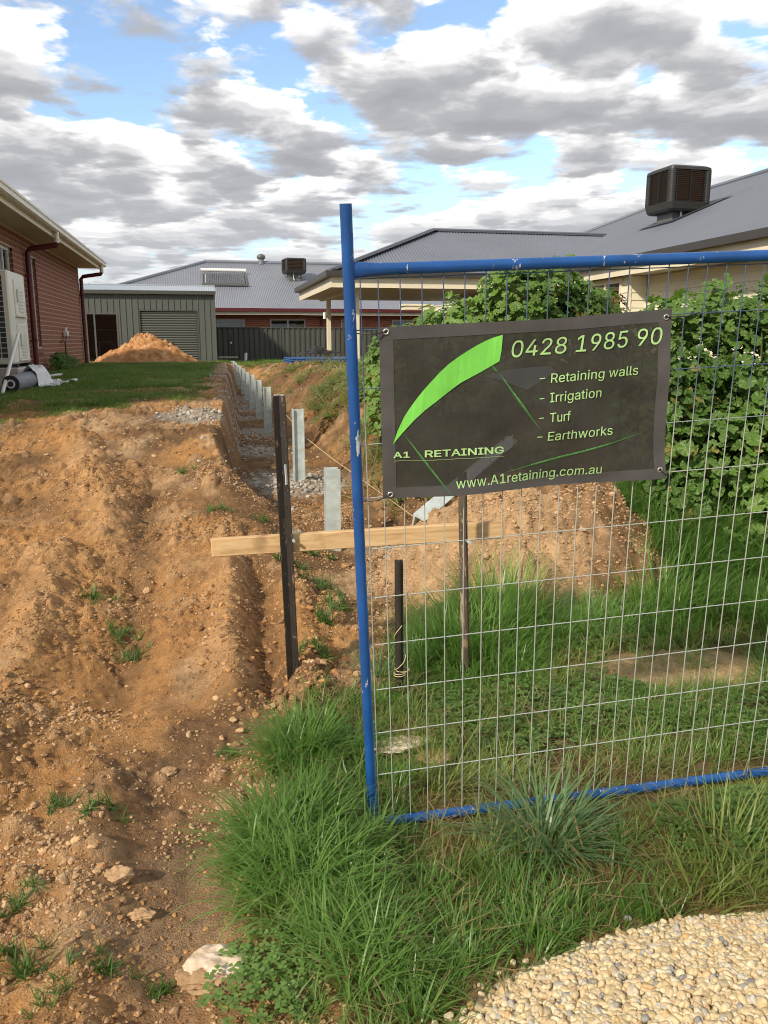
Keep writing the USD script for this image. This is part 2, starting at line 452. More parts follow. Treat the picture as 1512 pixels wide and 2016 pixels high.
rbank = sstep(xn, 1.12, 1.45) * sstep(yn, 5.5, 6.1) * sstep(24 - yn, 0, 2) * sstep(mound_r(xn, yn), 0.95, 1.1)
dd = dd + rbank * (0.35 * np.abs(n2(xn, yn, 0.4, 46, 3)) + 0.30 * np.abs(n2(xn, yn, 0.13, 47, 3)) - 0.03)
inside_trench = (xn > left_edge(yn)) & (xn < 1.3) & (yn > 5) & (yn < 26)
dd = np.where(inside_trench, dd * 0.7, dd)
ZZ[near] = base_height(xn, yn) + dd
ZZ[~near] = 0.8 * sstep(YY[~near], 0, 20)
fade = np.clip((np.abs(xn) - 12) / 13, 0, 1)
ZZ[near] = ZZ[near] * (1 - fade) + 0.8 * sstep(yn, 0, 20) * fade

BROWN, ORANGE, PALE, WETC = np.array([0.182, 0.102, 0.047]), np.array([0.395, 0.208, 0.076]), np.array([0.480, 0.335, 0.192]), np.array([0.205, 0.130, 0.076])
LAWNC, SOILG, GREYC, TANC = np.array([0.085, 0.112, 0.028]), np.array([0.085, 0.070, 0.030]), np.array([0.33, 0.30, 0.25]), np.array([0.42, 0.30, 0.15])
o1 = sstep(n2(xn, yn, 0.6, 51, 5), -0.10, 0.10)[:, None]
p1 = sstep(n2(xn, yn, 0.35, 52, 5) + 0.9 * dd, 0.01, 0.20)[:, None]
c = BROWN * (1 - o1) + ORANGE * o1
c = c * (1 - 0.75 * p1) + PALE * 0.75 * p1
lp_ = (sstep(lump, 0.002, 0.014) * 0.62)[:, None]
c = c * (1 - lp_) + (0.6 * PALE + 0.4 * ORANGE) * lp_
left_warm = (gauss(xn + 0.7, 0.7) * gauss(yn - 5.6, 1.4) * sstep(n2(xn, yn, 0.4, 53), -0.2, 0.1))[:, None]
c = c * (1 - 0.6 * left_warm) + ORANGE * 1.12 * 0.6 * left_warm
orange_ridge = np.maximum(gauss(xn + 0.92 + 0.1 * n2(xn, yn, 0.5, 21), 0.17) * sstep(yn, 3.6, 4.2) * sstep(5.4 - yn, 0, 0.4), gauss(xn + 0.66 + 0.25 * (yn - 5.8), 0.22) * sstep(yn, 4.7, 5.1) * sstep(7.8 - yn, 0, 0.5))
orange_ridge = (np.maximum(orange_ridge, gauss(xn - 0.06, 0.10) * sstep(yn, 3.4, 3.7) * sstep(5.0 - yn, 0, 0.3)) * 0.8)[:, None]
c = c * (1 - orange_ridge) + (0.7 * ORANGE + 0.3 * PALE) * 1.1 * orange_ridge
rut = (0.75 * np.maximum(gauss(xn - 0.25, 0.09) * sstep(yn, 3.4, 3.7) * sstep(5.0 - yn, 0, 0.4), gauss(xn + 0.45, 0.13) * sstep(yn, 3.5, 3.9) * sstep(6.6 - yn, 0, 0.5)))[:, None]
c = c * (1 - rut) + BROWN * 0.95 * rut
c = c * (1 - wet[:, None] * 0.75) + WETC * wet[:, None] * 0.75
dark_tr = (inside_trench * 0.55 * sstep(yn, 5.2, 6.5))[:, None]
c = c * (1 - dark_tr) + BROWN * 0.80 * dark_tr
for (px, py, r) in [(0.78, 7.75, 0.55), (0.55, 9.9, 0.45), (0.62, 12.0, 0.5), (-0.15, 8.9, 0.4), (0.35, 14, 0.5), (1.3, 5.45, 0.15), (0.62, 5.75, 0.14), (0.75, 16.0, 0.6), (0.8, 18, 0.6)]:
    w = (0.8 * sstep(1.1 - np.hypot(xn - px, (yn - py) / 1.3) / r + 1.2 * n2(xn, yn, 0.2, 54), 0, 0.5))[:, None]
    c = c * (1 - w) + GREYC * w
rb_ = (rbank * (0.35 + 0.5 * sstep(n2(xn, yn, 0.4, 56, 3), -0.1, 0.1)))[:, None]
c = c * (1 - rb_) + BROWN * 0.9 * rb_
md = sstep(1.0 - mound_r(xn, yn), 0.0, 0.12)[:, None]
tanmix = sstep(n2(xn, yn, 0.4, 55, 4) - 0.22 * (xn - 2.05), -0.12, 0.10)[:, None]
c = c * (1 - md) + (BROWN * 1.1 * (1 - tanmix) + (0.75 * PALE + 0.25 * ORANGE) * tanmix) * md
lw_ = (lawn * np.clip(0.72 + 2.2 * n2(xn, yn, 0.5, 57, 3), 0.2, 0.9))[:, None]
c = c * (1 - lw_) + LAWNC * lw_
c = c * (1 - 0.75 * gm[:, None]) + SOILG * 0.75 * gm[:, None]
sand = (sstep(1.25 - np.hypot((xn - 2.15) / 0.42, (yn - 3.37) / 0.22), 0, 0.2))[:, None]
c = c * (1 - sand) + TANC * sand
bk = (bank * 0.7)[:, None]
c = c * (1 - bk) + SOILG * 0.9 * bk
hp = (heap_r(xn, yn) < 1.02)[:, None]
c = np.where(hp, np.array([0.30, 0.24, 0.15]), c)
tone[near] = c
tone[~near] = LAWNC

nY, nX = XX.shape
idx = np.arange(nY * nX).reshape(nY, nX)
quads = np.stack([idx[:-1, :-1], idx[:-1, 1:], idx[1:, 1:], idx[1:, :-1]], -1).reshape(-1, 4)
from scipy.interpolate import RegularGridInterpolator
_gi = RegularGridInterpolator((GY, GX), ZZ)


def gz(x, y):
    return _gi(np.stack([np.asarray(y, float), np.asarray(x, float)], -1))


def g0(x, y):
    return float(gz([x], [y])[0])


earth = usdkit.material(stage, L_ + 'earth', {
    'at': ('attribute', dict(attribute='tone')), 'tc': ('texture_coordinate', {}),
    'n1': ('noise_texture', dict(scale=9.0, detail=9.0, roughness=0.68)), 'n2': ('noise_texture', dict(scale=70.0, detail=4.0, roughness=0.6)),
    'mr': ('map_range', dict(from_min=0.3, from_max=0.7, to_min=0.62, to_max=1.34)), 'mr2': ('map_range', dict(from_min=0.3, from_max=0.7, to_min=0.82, to_max=1.18)),
    'mm': ('math', dict(math_type='multiply')), 'hv': ('hsv', {}),
    'vo': ('noise_texture', dict(scale=160.0, detail=3.0, roughness=0.6)), 'ah': ('math', dict(math_type='multiply_add', value2=0.5)),
    'bp': ('bump', dict(strength=1.0, distance=0.026)), 'p': ('principled_bsdf', dict(roughness=0.92, specular_ior_level=0.25))},
    [('tc.object', 'n1.vector'), ('tc.object', 'n2.vector'), ('n1.fac', 'mr.value'), ('n2.fac', 'mr2.value'), ('mr.result', 'mm.value1'), ('mr2.result', 'mm.value2'),
     ('mm.value', 'hv.value'), ('at.color', 'hv.color'), ('hv.color', 'p.base_color'),
     ('tc.object', 'vo.vector'), ('vo.fac', 'ah.value1'), ('n1.fac', 'ah.value3'), ('ah.value', 'bp.height'), ('bp.normal', 'p.normal')], surface='p.BSDF')
V = np.stack([XX, YY, ZZ], -1).reshape(-1, 3)
gm_ = usdkit.mesh(stage, '/World/ground', (V, quads), earth, smooth=True)
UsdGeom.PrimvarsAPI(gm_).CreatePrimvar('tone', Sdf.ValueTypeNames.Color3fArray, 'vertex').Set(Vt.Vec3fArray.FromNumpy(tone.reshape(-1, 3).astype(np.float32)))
gm_.GetPrim().SetCustomDataByKey('kind', 'structure')

# ------------------------------------------------------------------ materials of the buildings
M = dict(
    brick=mat('red_brick', (0.310, 0.108, 0.055), 0.85, 0.3, 30, 0.3, 120, island=0.28),
    brick2=mat('orange_brick', (0.30, 0.085, 0.040), 0.85, 0.3, 30, island=0.3),
    brick3=mat('mixed_brick', (0.30, 0.15, 0.09), 0.85, 0.35, 30, 0.3, 120, obj=0.3),
    mortar=mat('mortar', (0.46, 0.36, 0.28), 0.95, 0.15, 30),
    cream=mat('cream_paint', (0.72, 0.66, 0.50), 0.5, 0.05, 3),
    board=mat('weatherboard_paint', (0.70, 0.67, 0.52), 0.5, 0.05, 2, 0.05, 30, obj=0.035),
    soffit=mat('soffit_paint', (0.52, 0.46, 0.35), 0.6, 0.06, 2),
    gutter_cream=mat('gutter_cream', (0.62, 0.58, 0.48), 0.45, 0.06, 2),
    maroon=mat('maroon_paint', (0.085, 0.012, 0.014), 0.35, 0.15, 4),
    roof=mat('roof_steel', (0.130, 0.145, 0.178), 0.45, 0.06, 0.8, metal=0.0, spec=0.5),
    roof2=mat('far_roof_steel', (0.180, 0.195, 0.230), 0.45, 0.06, 0.8),
    gut_dark=mat('dark_gutter', (0.045, 0.04, 0.036), 0.4, 0.1, 3),
    zinc_roof=mat('zinc_roof', (0.40, 0.44, 0.46), 0.35, 0.06, 1.0, metal=0.25),
    shed=mat('shed_steel', (0.085, 0.098, 0.088), 0.5, 0.07, 0.9),
    shed_dark=mat('shed_trim', (0.055, 0.06, 0.05), 0.5, 0.08, 1),
    fence=mat('fence_steel', (0.060, 0.062, 0.052), 0.5, 0.10, 0.9, obj=0.08),
    galv=mat('galvanised_steel', (0.40, 0.46, 0.45), 0.5, 0.14, 14, 0.05, 90, metal=0.15, spec=0.5, col2=(0.48, 0.54, 0.52)),
    white=mat('white_plastic', (0.72, 0.72, 0.70), 0.45, 0.05, 5),
    casing=mat('beige_enamel', (0.62, 0.61, 0.52), 0.4, 0.05, 3),
    black=mat('black_plastic', (0.02, 0.02, 0.022), 0.5, 0.2, 8),
    interior=mat('dark_room', (0.016, 0.016, 0.018), 0.9, 0.3, 3),
    frame_dark=mat('dark_frame', (0.10, 0.11, 0.10), 0.4, 0.08, 5),
    alu=mat('pale_aluminium', (0.60, 0.60, 0.57), 0.4, 0.06, 5),
    cooler=mat('cooler_plastic', (0.030, 0.029, 0.027), 0.5, 0.12, 6),
    pad=mat('cooler_pad', (0.20, 0.085, 0.028), 0.9, 0.4, 60),
    pvc=mat('pvc_pipe', (0.75, 0.75, 0.73), 0.35, 0.04, 6),
    tubeglass=mat('collector_tube', (0.06, 0.065, 0.08), 0.15, 0.1, 6),
    greyroll=mat('grey_membrane', (0.17, 0.18, 0.20), 0.6, 0.15, 8, 0.1, 60),
    sheet=mat('white_plastic_sheet', (0.62, 0.62, 0.62), 0.35, 0.08, 6, 0.2, 30),
    slab=mat('concrete', (0.40, 0.38, 0.33), 0.9, 0.2, 14, 0.3, 80),
    glass=glassmat('window_glass'),
    coil=mat('coil_fins', (0.030, 0.045, 0.055), 0.4, 0.2, 8, metal=0.3),
    curtain=mat('pale_blind', (0.55, 0.55, 0.52), 0.8, 0.08, 3),
)


def roof_sheet(e0, u, s, ulen, vmax, pitch=0.076, amp=0.009, per=6):
    """corrugated steel: e0 eave start, u along the eave, s up the slope (unit), vmax(u) = (from, to) along s"""
    e0, u, s = np.asarray(e0, float), np.asarray(u, float), np.asarray(s, float)
    nrm = np.cross(u, s)
    if nrm[2] < 0:
        nrm = -nrm
    t = np.arange(0, ulen + 1e-6, pitch / per)
    ab = np.array([vmax(x) for x in t])
    h = amp * np.cos(t / pitch * 2 * np.pi)
    off = e0 + t[:, None] * u + h[:, None] * nrm
    A, B = off + ab[:, :1] * s, off + ab[:, 1:] * s
    n = len(t)
    v = np.vstack([A, B])
    f = []
    flip = np.cross(u, s)[2] < 0
    for i in range(n - 1):
        q = (i, i + 1, n + i + 1, n + i)
        if flip:
            q = q[::-1]
        f += [(q[0], q[1], q[2]), (q[0], q[2], q[3])]
    return v, np.array(f)


def brick_wall(mb, x0, y0, dx, dy, length, z0, z1, nx, ny, holes=(), bl=0.23, bh=0.073, j=0.013, proud=0.0025):
    """courses of bricks standing proud of a mortar plane; (nx, ny) points outwards; holes (a, b, z0, z1)"""
    k = 0
    z = z0
    while z < z1 - 0.03:
        zt = min(z + bh, z1)
        a = -(k % 2) * (bl + j) / 2
        while a < length:
            s, e = max(a, 0), min(a + bl, length)
            segs = [(s, e)]
            for (ha, hb, h0, h1) in holes:
                if zt > h0 and z < h1:
                    segs = [w for (p, q) in segs for w in ((p, min(q, ha)), (max(p, hb), q)) if w[1] - w[0] > 0.015]
            for (p, q) in segs:
                A = np.array([x0 + dx * p, y0 + dy * p]); B = np.array([x0 + dx * q, y0 + dy * q])
                pr = proud + random.uniform(-0.0015, 0.0015)
                C_, D_ = B + np.array([nx, ny]) * pr, A + np.array([nx, ny]) * pr
                A2, B2 = A - np.array([nx, ny]) * 0.03, B - np.array([nx, ny]) * 0.03
                v = [(*A2, z), (*B2, z), (*C_, z), (*D_, z), (*A2, zt), (*B2, zt), (*C_, zt), (*D_, zt)]
                mb.add(v, BOXF)
            a += bl + j
        z += bh + j
        k += 1


# ------------------------------------------------------------------ left house: red brick, seen along its side wall
lh = Thing('brick_house', 'red brick house with cream gutter at the left edge, wall seen at a slant', 'house', (-3, 15, 1.0))
WX, Y0, Y1, ZT = -3.0, 8.0, 22.2, 3.40
win1 = (13.0, 14.85, 1.55, 3.08)
win2 = (16.05, 16.75, 1.50, 3.08)
wb = MB()
ys = [Y0, win1[0], win1[1], win2[0], win2[1], Y1]
for a, b in ((Y0, win1[0]), (win1[1], win2[0]), (win2[1], Y1)):
    wb.box((WX - 0.12, a, 0.6), (WX - 0.002, b, ZT))
for w in (win1, win2):
    wb.box((WX - 0.12, w[0], 0.6), (WX - 0.002, w[1], w[2]))
    wb.box((WX - 0.12, w[0], w[3]), (WX - 0.002, w[1], ZT))
wb.box((-11, Y1 - 0.12, 0.6), (WX - 0.12, Y1 - 0.001, ZT))
wb.box((-11, Y0 + 0.001, 0.6), (WX - 0.12, Y0 + 0.12, ZT))
wb.box((-11.1, Y0, 0.6), (-11, Y1, ZT))
wall_p = lh.part('wall', wb, M['mortar'])
bb = MB()
brick_wall(bb, WX, Y0, 0, 1, Y1 - Y0 + 0.005, 0.7, ZT - 0.01, 1, 0, [(w[0] - Y0, w[1] - Y0, w[2], w[3]) for w in (win1, win2)])
brick_wall(bb, WX, Y1, -1, 0, 3.0, 0.7, ZT - 0.01, 0, 1)
lh.part('brick_courses', bb, M['brick'], kind='stuff', under=wall_p)
for wi, w in enumerate((win1, win2)):
    rb = MB()                                                   # brick reveals and sloping sill
    for k in range(int((w[3] - w[2]) / 0.086)):
        z = w[2] + k * 0.086
        rb.box((WX - 0.10, w[0] - 0.004, z), (WX - 0.012, w[0] + 0.004, z + 0.076)).box((WX - 0.10, w[1] - 0.004, z), (WX - 0.012, w[1] + 0.004, z + 0.076))
    for k in range(int((w[1] - w[0] + 0.1) / 0.086)):
        y = w[0] - 0.05 + k * 0.086
        v = np.array([(WX - 0.08, y, w[2] - 0.075), (WX + 0.03, y, w[2] - 0.12), (WX + 0.03, y + 0.076, w[2] - 0.12), (WX - 0.08, y + 0.076, w[2] - 0.075), (WX - 0.08, y, w[2] + 0.002), (WX + 0.03, y, w[2] - 0.045), (WX + 0.03, y + 0.076, w[2] - 0.045), (WX - 0.08, y + 0.076, w[2] + 0.002)])
        rb.add(v, BOXF)
    lh.part('brick_sill', rb, M['brick'])
    fr = MB()
    xa, xb = WX - 0.10, WX - 0.055
    for (p, q) in (((w[0], w[2]), (w[0] + 0.05, w[3])), ((w[1] - 0.05, w[2]), (w[1], w[3]))):
        fr.box((xa, p[0], p[1]), (xb, q[0], q[1]))
    fr.box((xa, w[0] + 0.05, w[2]), (xb + 0.002, w[1] - 0.05, w[2] + 0.05)).box((xa, w[0] + 0.05, w[3] - 0.05), (xb + 0.002, w[1] - 0.05, w[3]))
    mids = [w[0] + (w[1] - w[0]) * t for t in ((0.36, 0.78) if wi == 0 else (0.5,))]
    for y in mids:
        fr.box((xa, y - 0.02, w[2] + 0.05), (xb - 0.003, y + 0.02, w[3] - 0.05))
    wp = lh.part('window_frame', fr, M['alu'])
    edges = [w[0] + 0.05] + mids + [w[1] - 0.05]
    for a, b in zip(edges[:-1], edges[1:]):
        lh.part('pane', MB().box((WX - 0.082, a + 0.004, w[2] + 0.052), (WX - 0.076, b - 0.004, w[3] - 0.052)), M['glass'], under=wp)
    lh.part('blind', MB().box((WX - 0.30, w[0] + 0.02, w[2] + 0.03), (WX - 0.29, w[0] + 0.55 * (w[1] - w[0]), w[3])), M['curtain'])
    lh.part('room', MB().box((WX - 0.9, w[0] - 0.3, w[2] - 0.3), (WX - 0.85, w[1] + 0.3, w[3] + 0.2)), M['interior'])
lh.part('soffit', MB().box((-3.02, Y0 - 0.5, ZT), (-2.53, Y1 + 0.45, ZT + 0.012)), M['soffit'])
lh.part('fascia', MB().box((-2.53, Y0 - 0.5, ZT - 0.03), (-2.50, Y1 + 0.45, ZT + 0.16)), M['cream'])
lh.part('end_soffit', MB().box((-11, Y1, ZT), (-3.02, Y1 + 0.45, ZT + 0.012)), M['soffit'])
gu = MB()
prof = [(-2.50, 0.165), (-2.50, 0.045), (-2.42, 0.04), (-2.385, 0.06), (-2.385, 0.12), (-2.37, 0.135), (-2.37, 0.165), (-2.385, 0.165), (-2.395, 0.12), (-2.42, 0.055), (-2.49, 0.055), (-2.49, 0.165)]
npf = len(prof)
gv = [(x, y, ZT + z) for y in (Y0 - 0.55, Y1 + 0.55) for x, z in prof]
gf = []
for i in range(npf):
    a, b = i, (i + 1) % npf
    gf += [(a, b, npf + b), (a, npf + b, npf + a)]
gu.add(gv, gf)
lh.part('gutter', gu, M['gutter_cream'])
lh.part('spout', MB().tube([(-2.44, 15.75, ZT + 0.05), (-2.44, 15.75, ZT - 0.13)], 0.045, 12), M['gutter_cream'])
lh.part('spout', MB().tube([(-2.44, 22.2, ZT + 0.05), (-2.44, 22.2, ZT - 0.13)], 0.045, 12), M['gutter_cream'])
for yy, zb in ((15.75, 1.10), (22.14, 1.0)):
    d = MB().tube([(-2.44, yy, ZT - 0.125), (-2.46, yy, ZT - 0.17), (-2.88, yy, ZT - 0.235), (-2.935, yy, ZT - 0.30), (-2.935, yy, zb)], 0.046, 12)
    for zz in (2.7, 1.6):
        d.box((-2.995, yy - 0.055, zz), (-2.885, yy + 0.055, zz + 0.03))
    lh.part('downpipe', d, M['maroon'], smooth=40)
# its own roof, low pitched, seen from below the gutter only
rs = np.array([-math.cos(math.radians(22)), 0, math.sin(math.radians(22))])
lh.part('roof', roof_sheet((-2.42, Y0 - 0.5, ZT + 0.16), (0, 1, 0), rs, Y1 - Y0 + 1.0, lambda u: (0, max(0.05, min(4.6, u * 1.08, (Y1 - Y0 + 1.0 - u) * 1.08)))), M['roof2'], smooth=True)

# ------------------------------------------------------------------ air conditioner on its slab under the window
AX, AYa, AYb, AZa, AZb = -2.50, 11.95, 13.00, 1.30, 2.52
ac = Thing('air_conditioner', 'tall beige air conditioner standing against the left brick wall', 'air conditioner', (-2.75, 12.5, 1.27))
ac.part('casing', MB().cbox((-2.93, AYa, AZa), (AX, AYb, AZb), 0.02), M['casing'])
ac.part('coil', MB().box((-2.90, AYa - 0.006, AZa + 0.08), (AX - 0.07, AYa + 0.002, AZb - 0.07)), M['coil'])
for k in range(17):
    z = AZa + 0.08 + k * (AZb - AZa - 0.15) / 16
    ac.part('guard_wire', MB().box((-2.91, AYa - 0.024, z - 0.004), (AX - 0.06, AYa - 0.016, z + 0.004)), M['casing'])
for k in range(5):
    x = -2.90 + k * 0.083
    ac.part('guard_wire', MB().box((x - 0.004, AYa - 0.016, AZa + 0.06), (x + 0.004, AYa - 0.008, AZb - 0.05)), M['casing'])
for z0, z1 in ((AZa + 0.06, AZa + 0.53), (AZa + 0.65, AZa + 1.12)):
    y0, y1 = AYa + 0.30, AYb - 0.16
    ac.part('service_panel', MB().cbox((AX - 0.01, y0, z0), (AX + 0.016, y1, z1), 0.006), M['casing'])
    ac.part('panel_hood', MB().cbox((AX - 0.01, y0 - 0.02, z0 - 0.022), (AX + 0.035, y1 + 0.02, z0 - 0.002), 0.005), M['casing'])
    for q in range(7):
        ac.part('panel_louvre', MB().box((AX + 0.017, y0 + 0.18, z0 + 0.05 + q * 0.045), (AX + 0.024, y1 - 0.12, z0 + 0.068 + q * 0.045)), M['alu'])
    ac.part('grip', MB().cbox((AX + 0.017, y0 + 0.10, z0 + 0.18), (AX + 0.045, y0 + 0.16, z1 - 0.12), 0.008), M['casing'])
ac.part('badge', MB().box((-2.86, AYa - 0.03, 1.84), (-2.74, AYa - 0.025, 1.92)), M['alu'])
for y in (AYa + 0.12, AYb - 0.12):
    ac.part('foot_rail', MB().box((-2.92, y - 0.04, AZa - 0.045), (AX + 0.02, y + 0.04, AZa)), M['black'])
single('concrete_slab', MB().cbox((-2.97, 11.75, 0.85), (-2.42, 13.45, AZa - 0.046), 0.012), M['slab'], 'pale concrete plinth under the beige air conditioner', 'slab')
# roll of grey membrane, white sheet over it, pipe leaning
g_ = g0(-2.3, 11.7)
ro = Thing('membrane_roll', 'grey roll of membrane on a dark core lying on the grass below the air conditioner', 'roll', (-2.3, 11.7, g_))
RR = 0.108
ax0, ax1 = np.array([-2.40, 11.15, g0(-2.4, 11.15) + RR]), np.array([-2.25, 12.25, g0(-2.25, 12.25) + RR])
ro.part('wrap', MB().tube([ax0, ax1], RR, 24), M['greyroll'], smooth=40)
dirr = (ax0 - ax1) / np.linalg.norm(ax0 - ax1)
ro.part('dark_end', MB().tube([ax0 + dirr * 0.006, ax0 - dirr * 0.02], RR * 0.96, 24), M['black'], smooth=40)
ro.part('core', MB().tube([ax0 + dirr * 0.012, ax0 - dirr * 0.02], RR * 0.5, 20), M['white'], smooth=40)
ro.part('core_hole', MB().tube([ax0 + dirr * 0.016, ax0 - dirr * 0.02], RR * 0.33, 18), M['black'], smooth=40)
u_, v_ = np.meshgrid(np.linspace(0, 1, 30), np.linspace(0, 1, 34))
sy = 11.82 + 0.95 * v_ + 0.05 * np.sin(7 * u_)
cxr = -2.40 + (sy - 11.15) * 0.136
sx = cxr - 0.15 + 0.42 * u_ + 0.03 * np.sin(9 * v_) + 0.06 * v_
over = np.sqrt(np.clip((RR + 0.012) ** 2 - np.clip(sx - cxr, -RR - 0.012, RR + 0.012) ** 2, 0, None)) + RR
endf = sstep(12.38 - sy, 0, 0.13)
szz = gz(sx, sy) + 0.015 + over * endf * (np.abs(sx - cxr) < RR + 0.012) + 0.075 * np.abs(n2(sx, sy, 0.11, 71)) * 2.4
V_ = np.stack([sx, sy, szz], -1).reshape(-1, 3)
idd = np.arange(V_.shape[0]).reshape(34, 30)
qf = np.stack([idd[:-1, :-1], idd[:-1, 1:], idd[1:, 1:], idd[1:, :-1]], -1).reshape(-1, 4)
V2, F2, _ = meshkit.arrays((V_, qf))
single('plastic_sheet', (np.vstack([V2, V2 - [0, 0, 0.004]]), np.vstack([F2, F2[:, ::-1] + len(V2)])), M['sheet'], 'crumpled white plastic sheet draped over the end of the grey roll', 'sheet', smooth=True)
single('plastic_pipe', MB().tube([(-2.47, 10.95, g0(-2.47, 10.95)), (-2.425, 11.93, 1.69)], 0.022, 12), M['pvc'], 'white plastic pipe leaning against the beige air conditioner', 'pipe', smooth=40)
single('wood_offcut', MB().beam((-2.45, 13.8, g0(-2.45, 13.8) + 0.03), (-2.33, 14.4, g0(-2.35, 14.4) + 0.04), 0.06, 0.03), M['white'], 'short pale board on the grass by the downpipe', 'board')
gm1 = Thing('gas_meter', 'small white gas regulator on a thin pipe at the red brick wall', 'gas meter', (-2.95, 19.2, 1.1))
gm1.part('regulator', MB().cbox((-2.985, 19.12, 1.70), (-2.88, 19.28, 1.82), 0.02), M['alu'])
gm1.part('cap', MB().tube([(-2.93, 19.2, 1.82), (-2.93, 19.2, 1.90)], 0.03, 10), M['white'])
gm1.part('riser', MB().tube([(-2.93, 19.0, 1.0), (-2.93, 19.0, 1.62), (-2.93, 19.2, 1.66), (-2.93, 19.2, 1.72)], 0.016, 8), M['maroon'])
gm1.part('inlet', MB().tube([(-2.98, 18.72, 1.58), (-2.93, 18.80, 1.62), (-2.93, 19.0, 1.62)], 0.014, 8), M['maroon'])

# ------------------------------------------------------------------ garage shed behind the lawn
SY, SXa, SXb, SZ0, SZ1 = 28.4, -7.0, 0.36, 0.82, 3.12
sh = Thing('garage_shed', 'olive grey steel shed with roller door and pale corrugated roof', 'shed', (-1.5, 28.4, 0.85))
DX0, DX1, DZ = -2.08, -0.20, 2.60
GX0, GX1, GZ = -3.72, -2.72, 2.50


def rib_sheet(x0, x1, z0, z1, y, sgn=-1, pitch=0.19, rib=0.022):
    """ribbed wall sheet facing -y; ribs as trapezoids"""
    xs, ds = [x0], [0.0]
    k = math.ceil((x0 - 100) / pitch)
    c = math.ceil(x0 / pitch) * pitch
    while c < x1:
        for o, d in ((-0.017, 0), (-0.009, rib), (0.009, rib), (0.017, 0)):
            if x0 < c + o < x1:
                xs.append(c + o); ds.append(d)
        c += pitch
    xs.append(x1); ds.append(0.0)
    n = len(xs)
    v = [(x, y + sgn * d, z0) for x, d in zip(xs, ds)] + [(x, y + sgn * d, z1) for x, d in zip(xs, ds)]
    f = []
    for i in range(n - 1):
        f += [(i, i + 1, n + i + 1), (i, n + i + 1, n + i)]
    return v, np.array(f)


for a, b, z0, z1 in ((SXa, GX0, SZ0, SZ1), (GX0, GX1, GZ, SZ1), (GX1, DX0, SZ0, SZ1), (DX0, DX1, DZ, SZ1), (DX1, SXb - 0.05, SZ0, SZ1)):
    v, f = rib_sheet(a + 0.001, b - 0.001, z0, z1, SY)
    sh.part('wall_sheet', (np.array(v), f), M['shed'])
sh.part('corner_trim', MB().box((SXb - 0.05, SY - 0.03, SZ0), (SXb + 0.01, SY + 0.05, SZ1)), M['shed'])
sh.part('side_wall', MB().box((SXb - 0.06, SY + 0.05, SZ0), (SXb, SY + 6, SZ1)).box((SXa, SY + 0.01, SZ0), (SXa + 0.05, SY + 6, SZ1)).box((SXa + 0.05, SY + 5.9, SZ0), (SXb - 0.06, SY + 6, SZ1)), M['shed'])
jb = MB().box((DX0, SY - 0.012, SZ0), (DX0 + 0.05, SY + 0.1, DZ)).box((DX1 - 0.05, SY - 0.012, SZ0), (DX1, SY + 0.1, DZ)).box((DX0 + 0.05, SY - 0.012, DZ - 0.04), (DX1 - 0.05, SY + 0.1, DZ))
sh.part('door_frame', jb, M['shed_dark'])
rd = sh.part('roller_door', MB().box((DX0 + 0.05, SY + 0.06, SZ0), (DX1 - 0.05, SY + 0.07, DZ - 0.04)), M['shed_dark'])
nsl = 22
for k in range(nsl):
    z0 = SZ0 + 0.05 + k * (DZ - 0.1 - SZ0) / nsl
    hh = (DZ - 0.1 - SZ0) / nsl
    v = []
    for x in (DX0 + 0.055, DX1 - 0.055):
        for t, d in ((0, 0.058), (0.18, 0.035), (0.5, 0.024), (0.8, 0.035), (0.93, 0.058)):
            v.append((x, SY + d, z0 + t * hh))
    f = []
    for i in range(4):
        f += [(i, 5 + i, 6 + i), (i, 6 + i, i + 1)]
    sh.part('slat', (np.array(v), np.array(f)), M['shed'], under=rd)
sh.part('handle', MB().box((-1.22, SY + 0.0, 1.52), (-1.02, SY + 0.03, 1.55)), M['black'], under=rd)
sf = MB()
for x in (GX0, (GX0 * 0.75 + GX1 * 0.25), GX1 - 0.05):
    sf.box((x, SY - 0.01, SZ0), (x + 0.05, SY + 0.05, GZ))
sf.box((GX0 + 0.05, SY - 0.008, GZ - 0.05), (GX1 - 0.05, SY + 0.05, GZ)).box((GX0 + 0.05, SY - 0.006, SZ0), (GX1 - 0.05, SY + 0.05, SZ0 + 0.05))
sd = sh.part('glass_door', sf, M['shed'])
sh.part('pane', MB().box((GX0 + 0.05, SY + 0.02, SZ0 + 0.05), (GX0 * 0.75 + GX1 * 0.25 - 0.002, SY + 0.026, GZ - 0.05)), M['glass'], under=sd)
sh.part('pane', MB().box((GX0 * 0.75 + GX1 * 0.25 + 0.052, SY + 0.02, SZ0 + 0.05), (GX1 - 0.052, SY + 0.026, GZ - 0.05)), M['glass'], under=sd)
rm = MB().box((GX0 - 0.5, SY + 2.5, SZ0), (GX1 + 0.8, SY + 2.55, SZ1))
sh.part('dark_room', rm, M['interior'])
sh.part('workbench', MB().box((GX0 + 0.1, SY + 1.2, 1.55), (GX1 - 0.1, SY + 1.7, 1.60)).box((GX0 + 0.2, SY + 1.25, 0.85), (GX0 + 0.26, SY + 1.3, 1.55)).box((GX1 - 0.3, SY + 1.25, 0.85), (GX1 - 0.24, SY + 1.3, 1.55)).box((GX0 + 0.1, SY + 1.4, 1.95), (GX1 - 0.2, SY + 1.5, 2.0)), M['slab'])
sh.part('carton', MB().cbox((GX1 - 0.38, SY + 0.9, 1.18), (GX1 - 0.1, SY + 1.15, 1.62), 0.01), mat('cardboard', (0.25, 0.12, 0.07), 0.9))
sh.part('gutter', MB().box((SXa - 0.05, SY - 0.15, SZ1 - 0.03), (SXb + 0.02, SY - 0.03, SZ1 + 0.08)), M['shed_dark'])
sp = math.radians(6.3)
ss = np.array([0, math.cos(sp), math.sin(sp)])
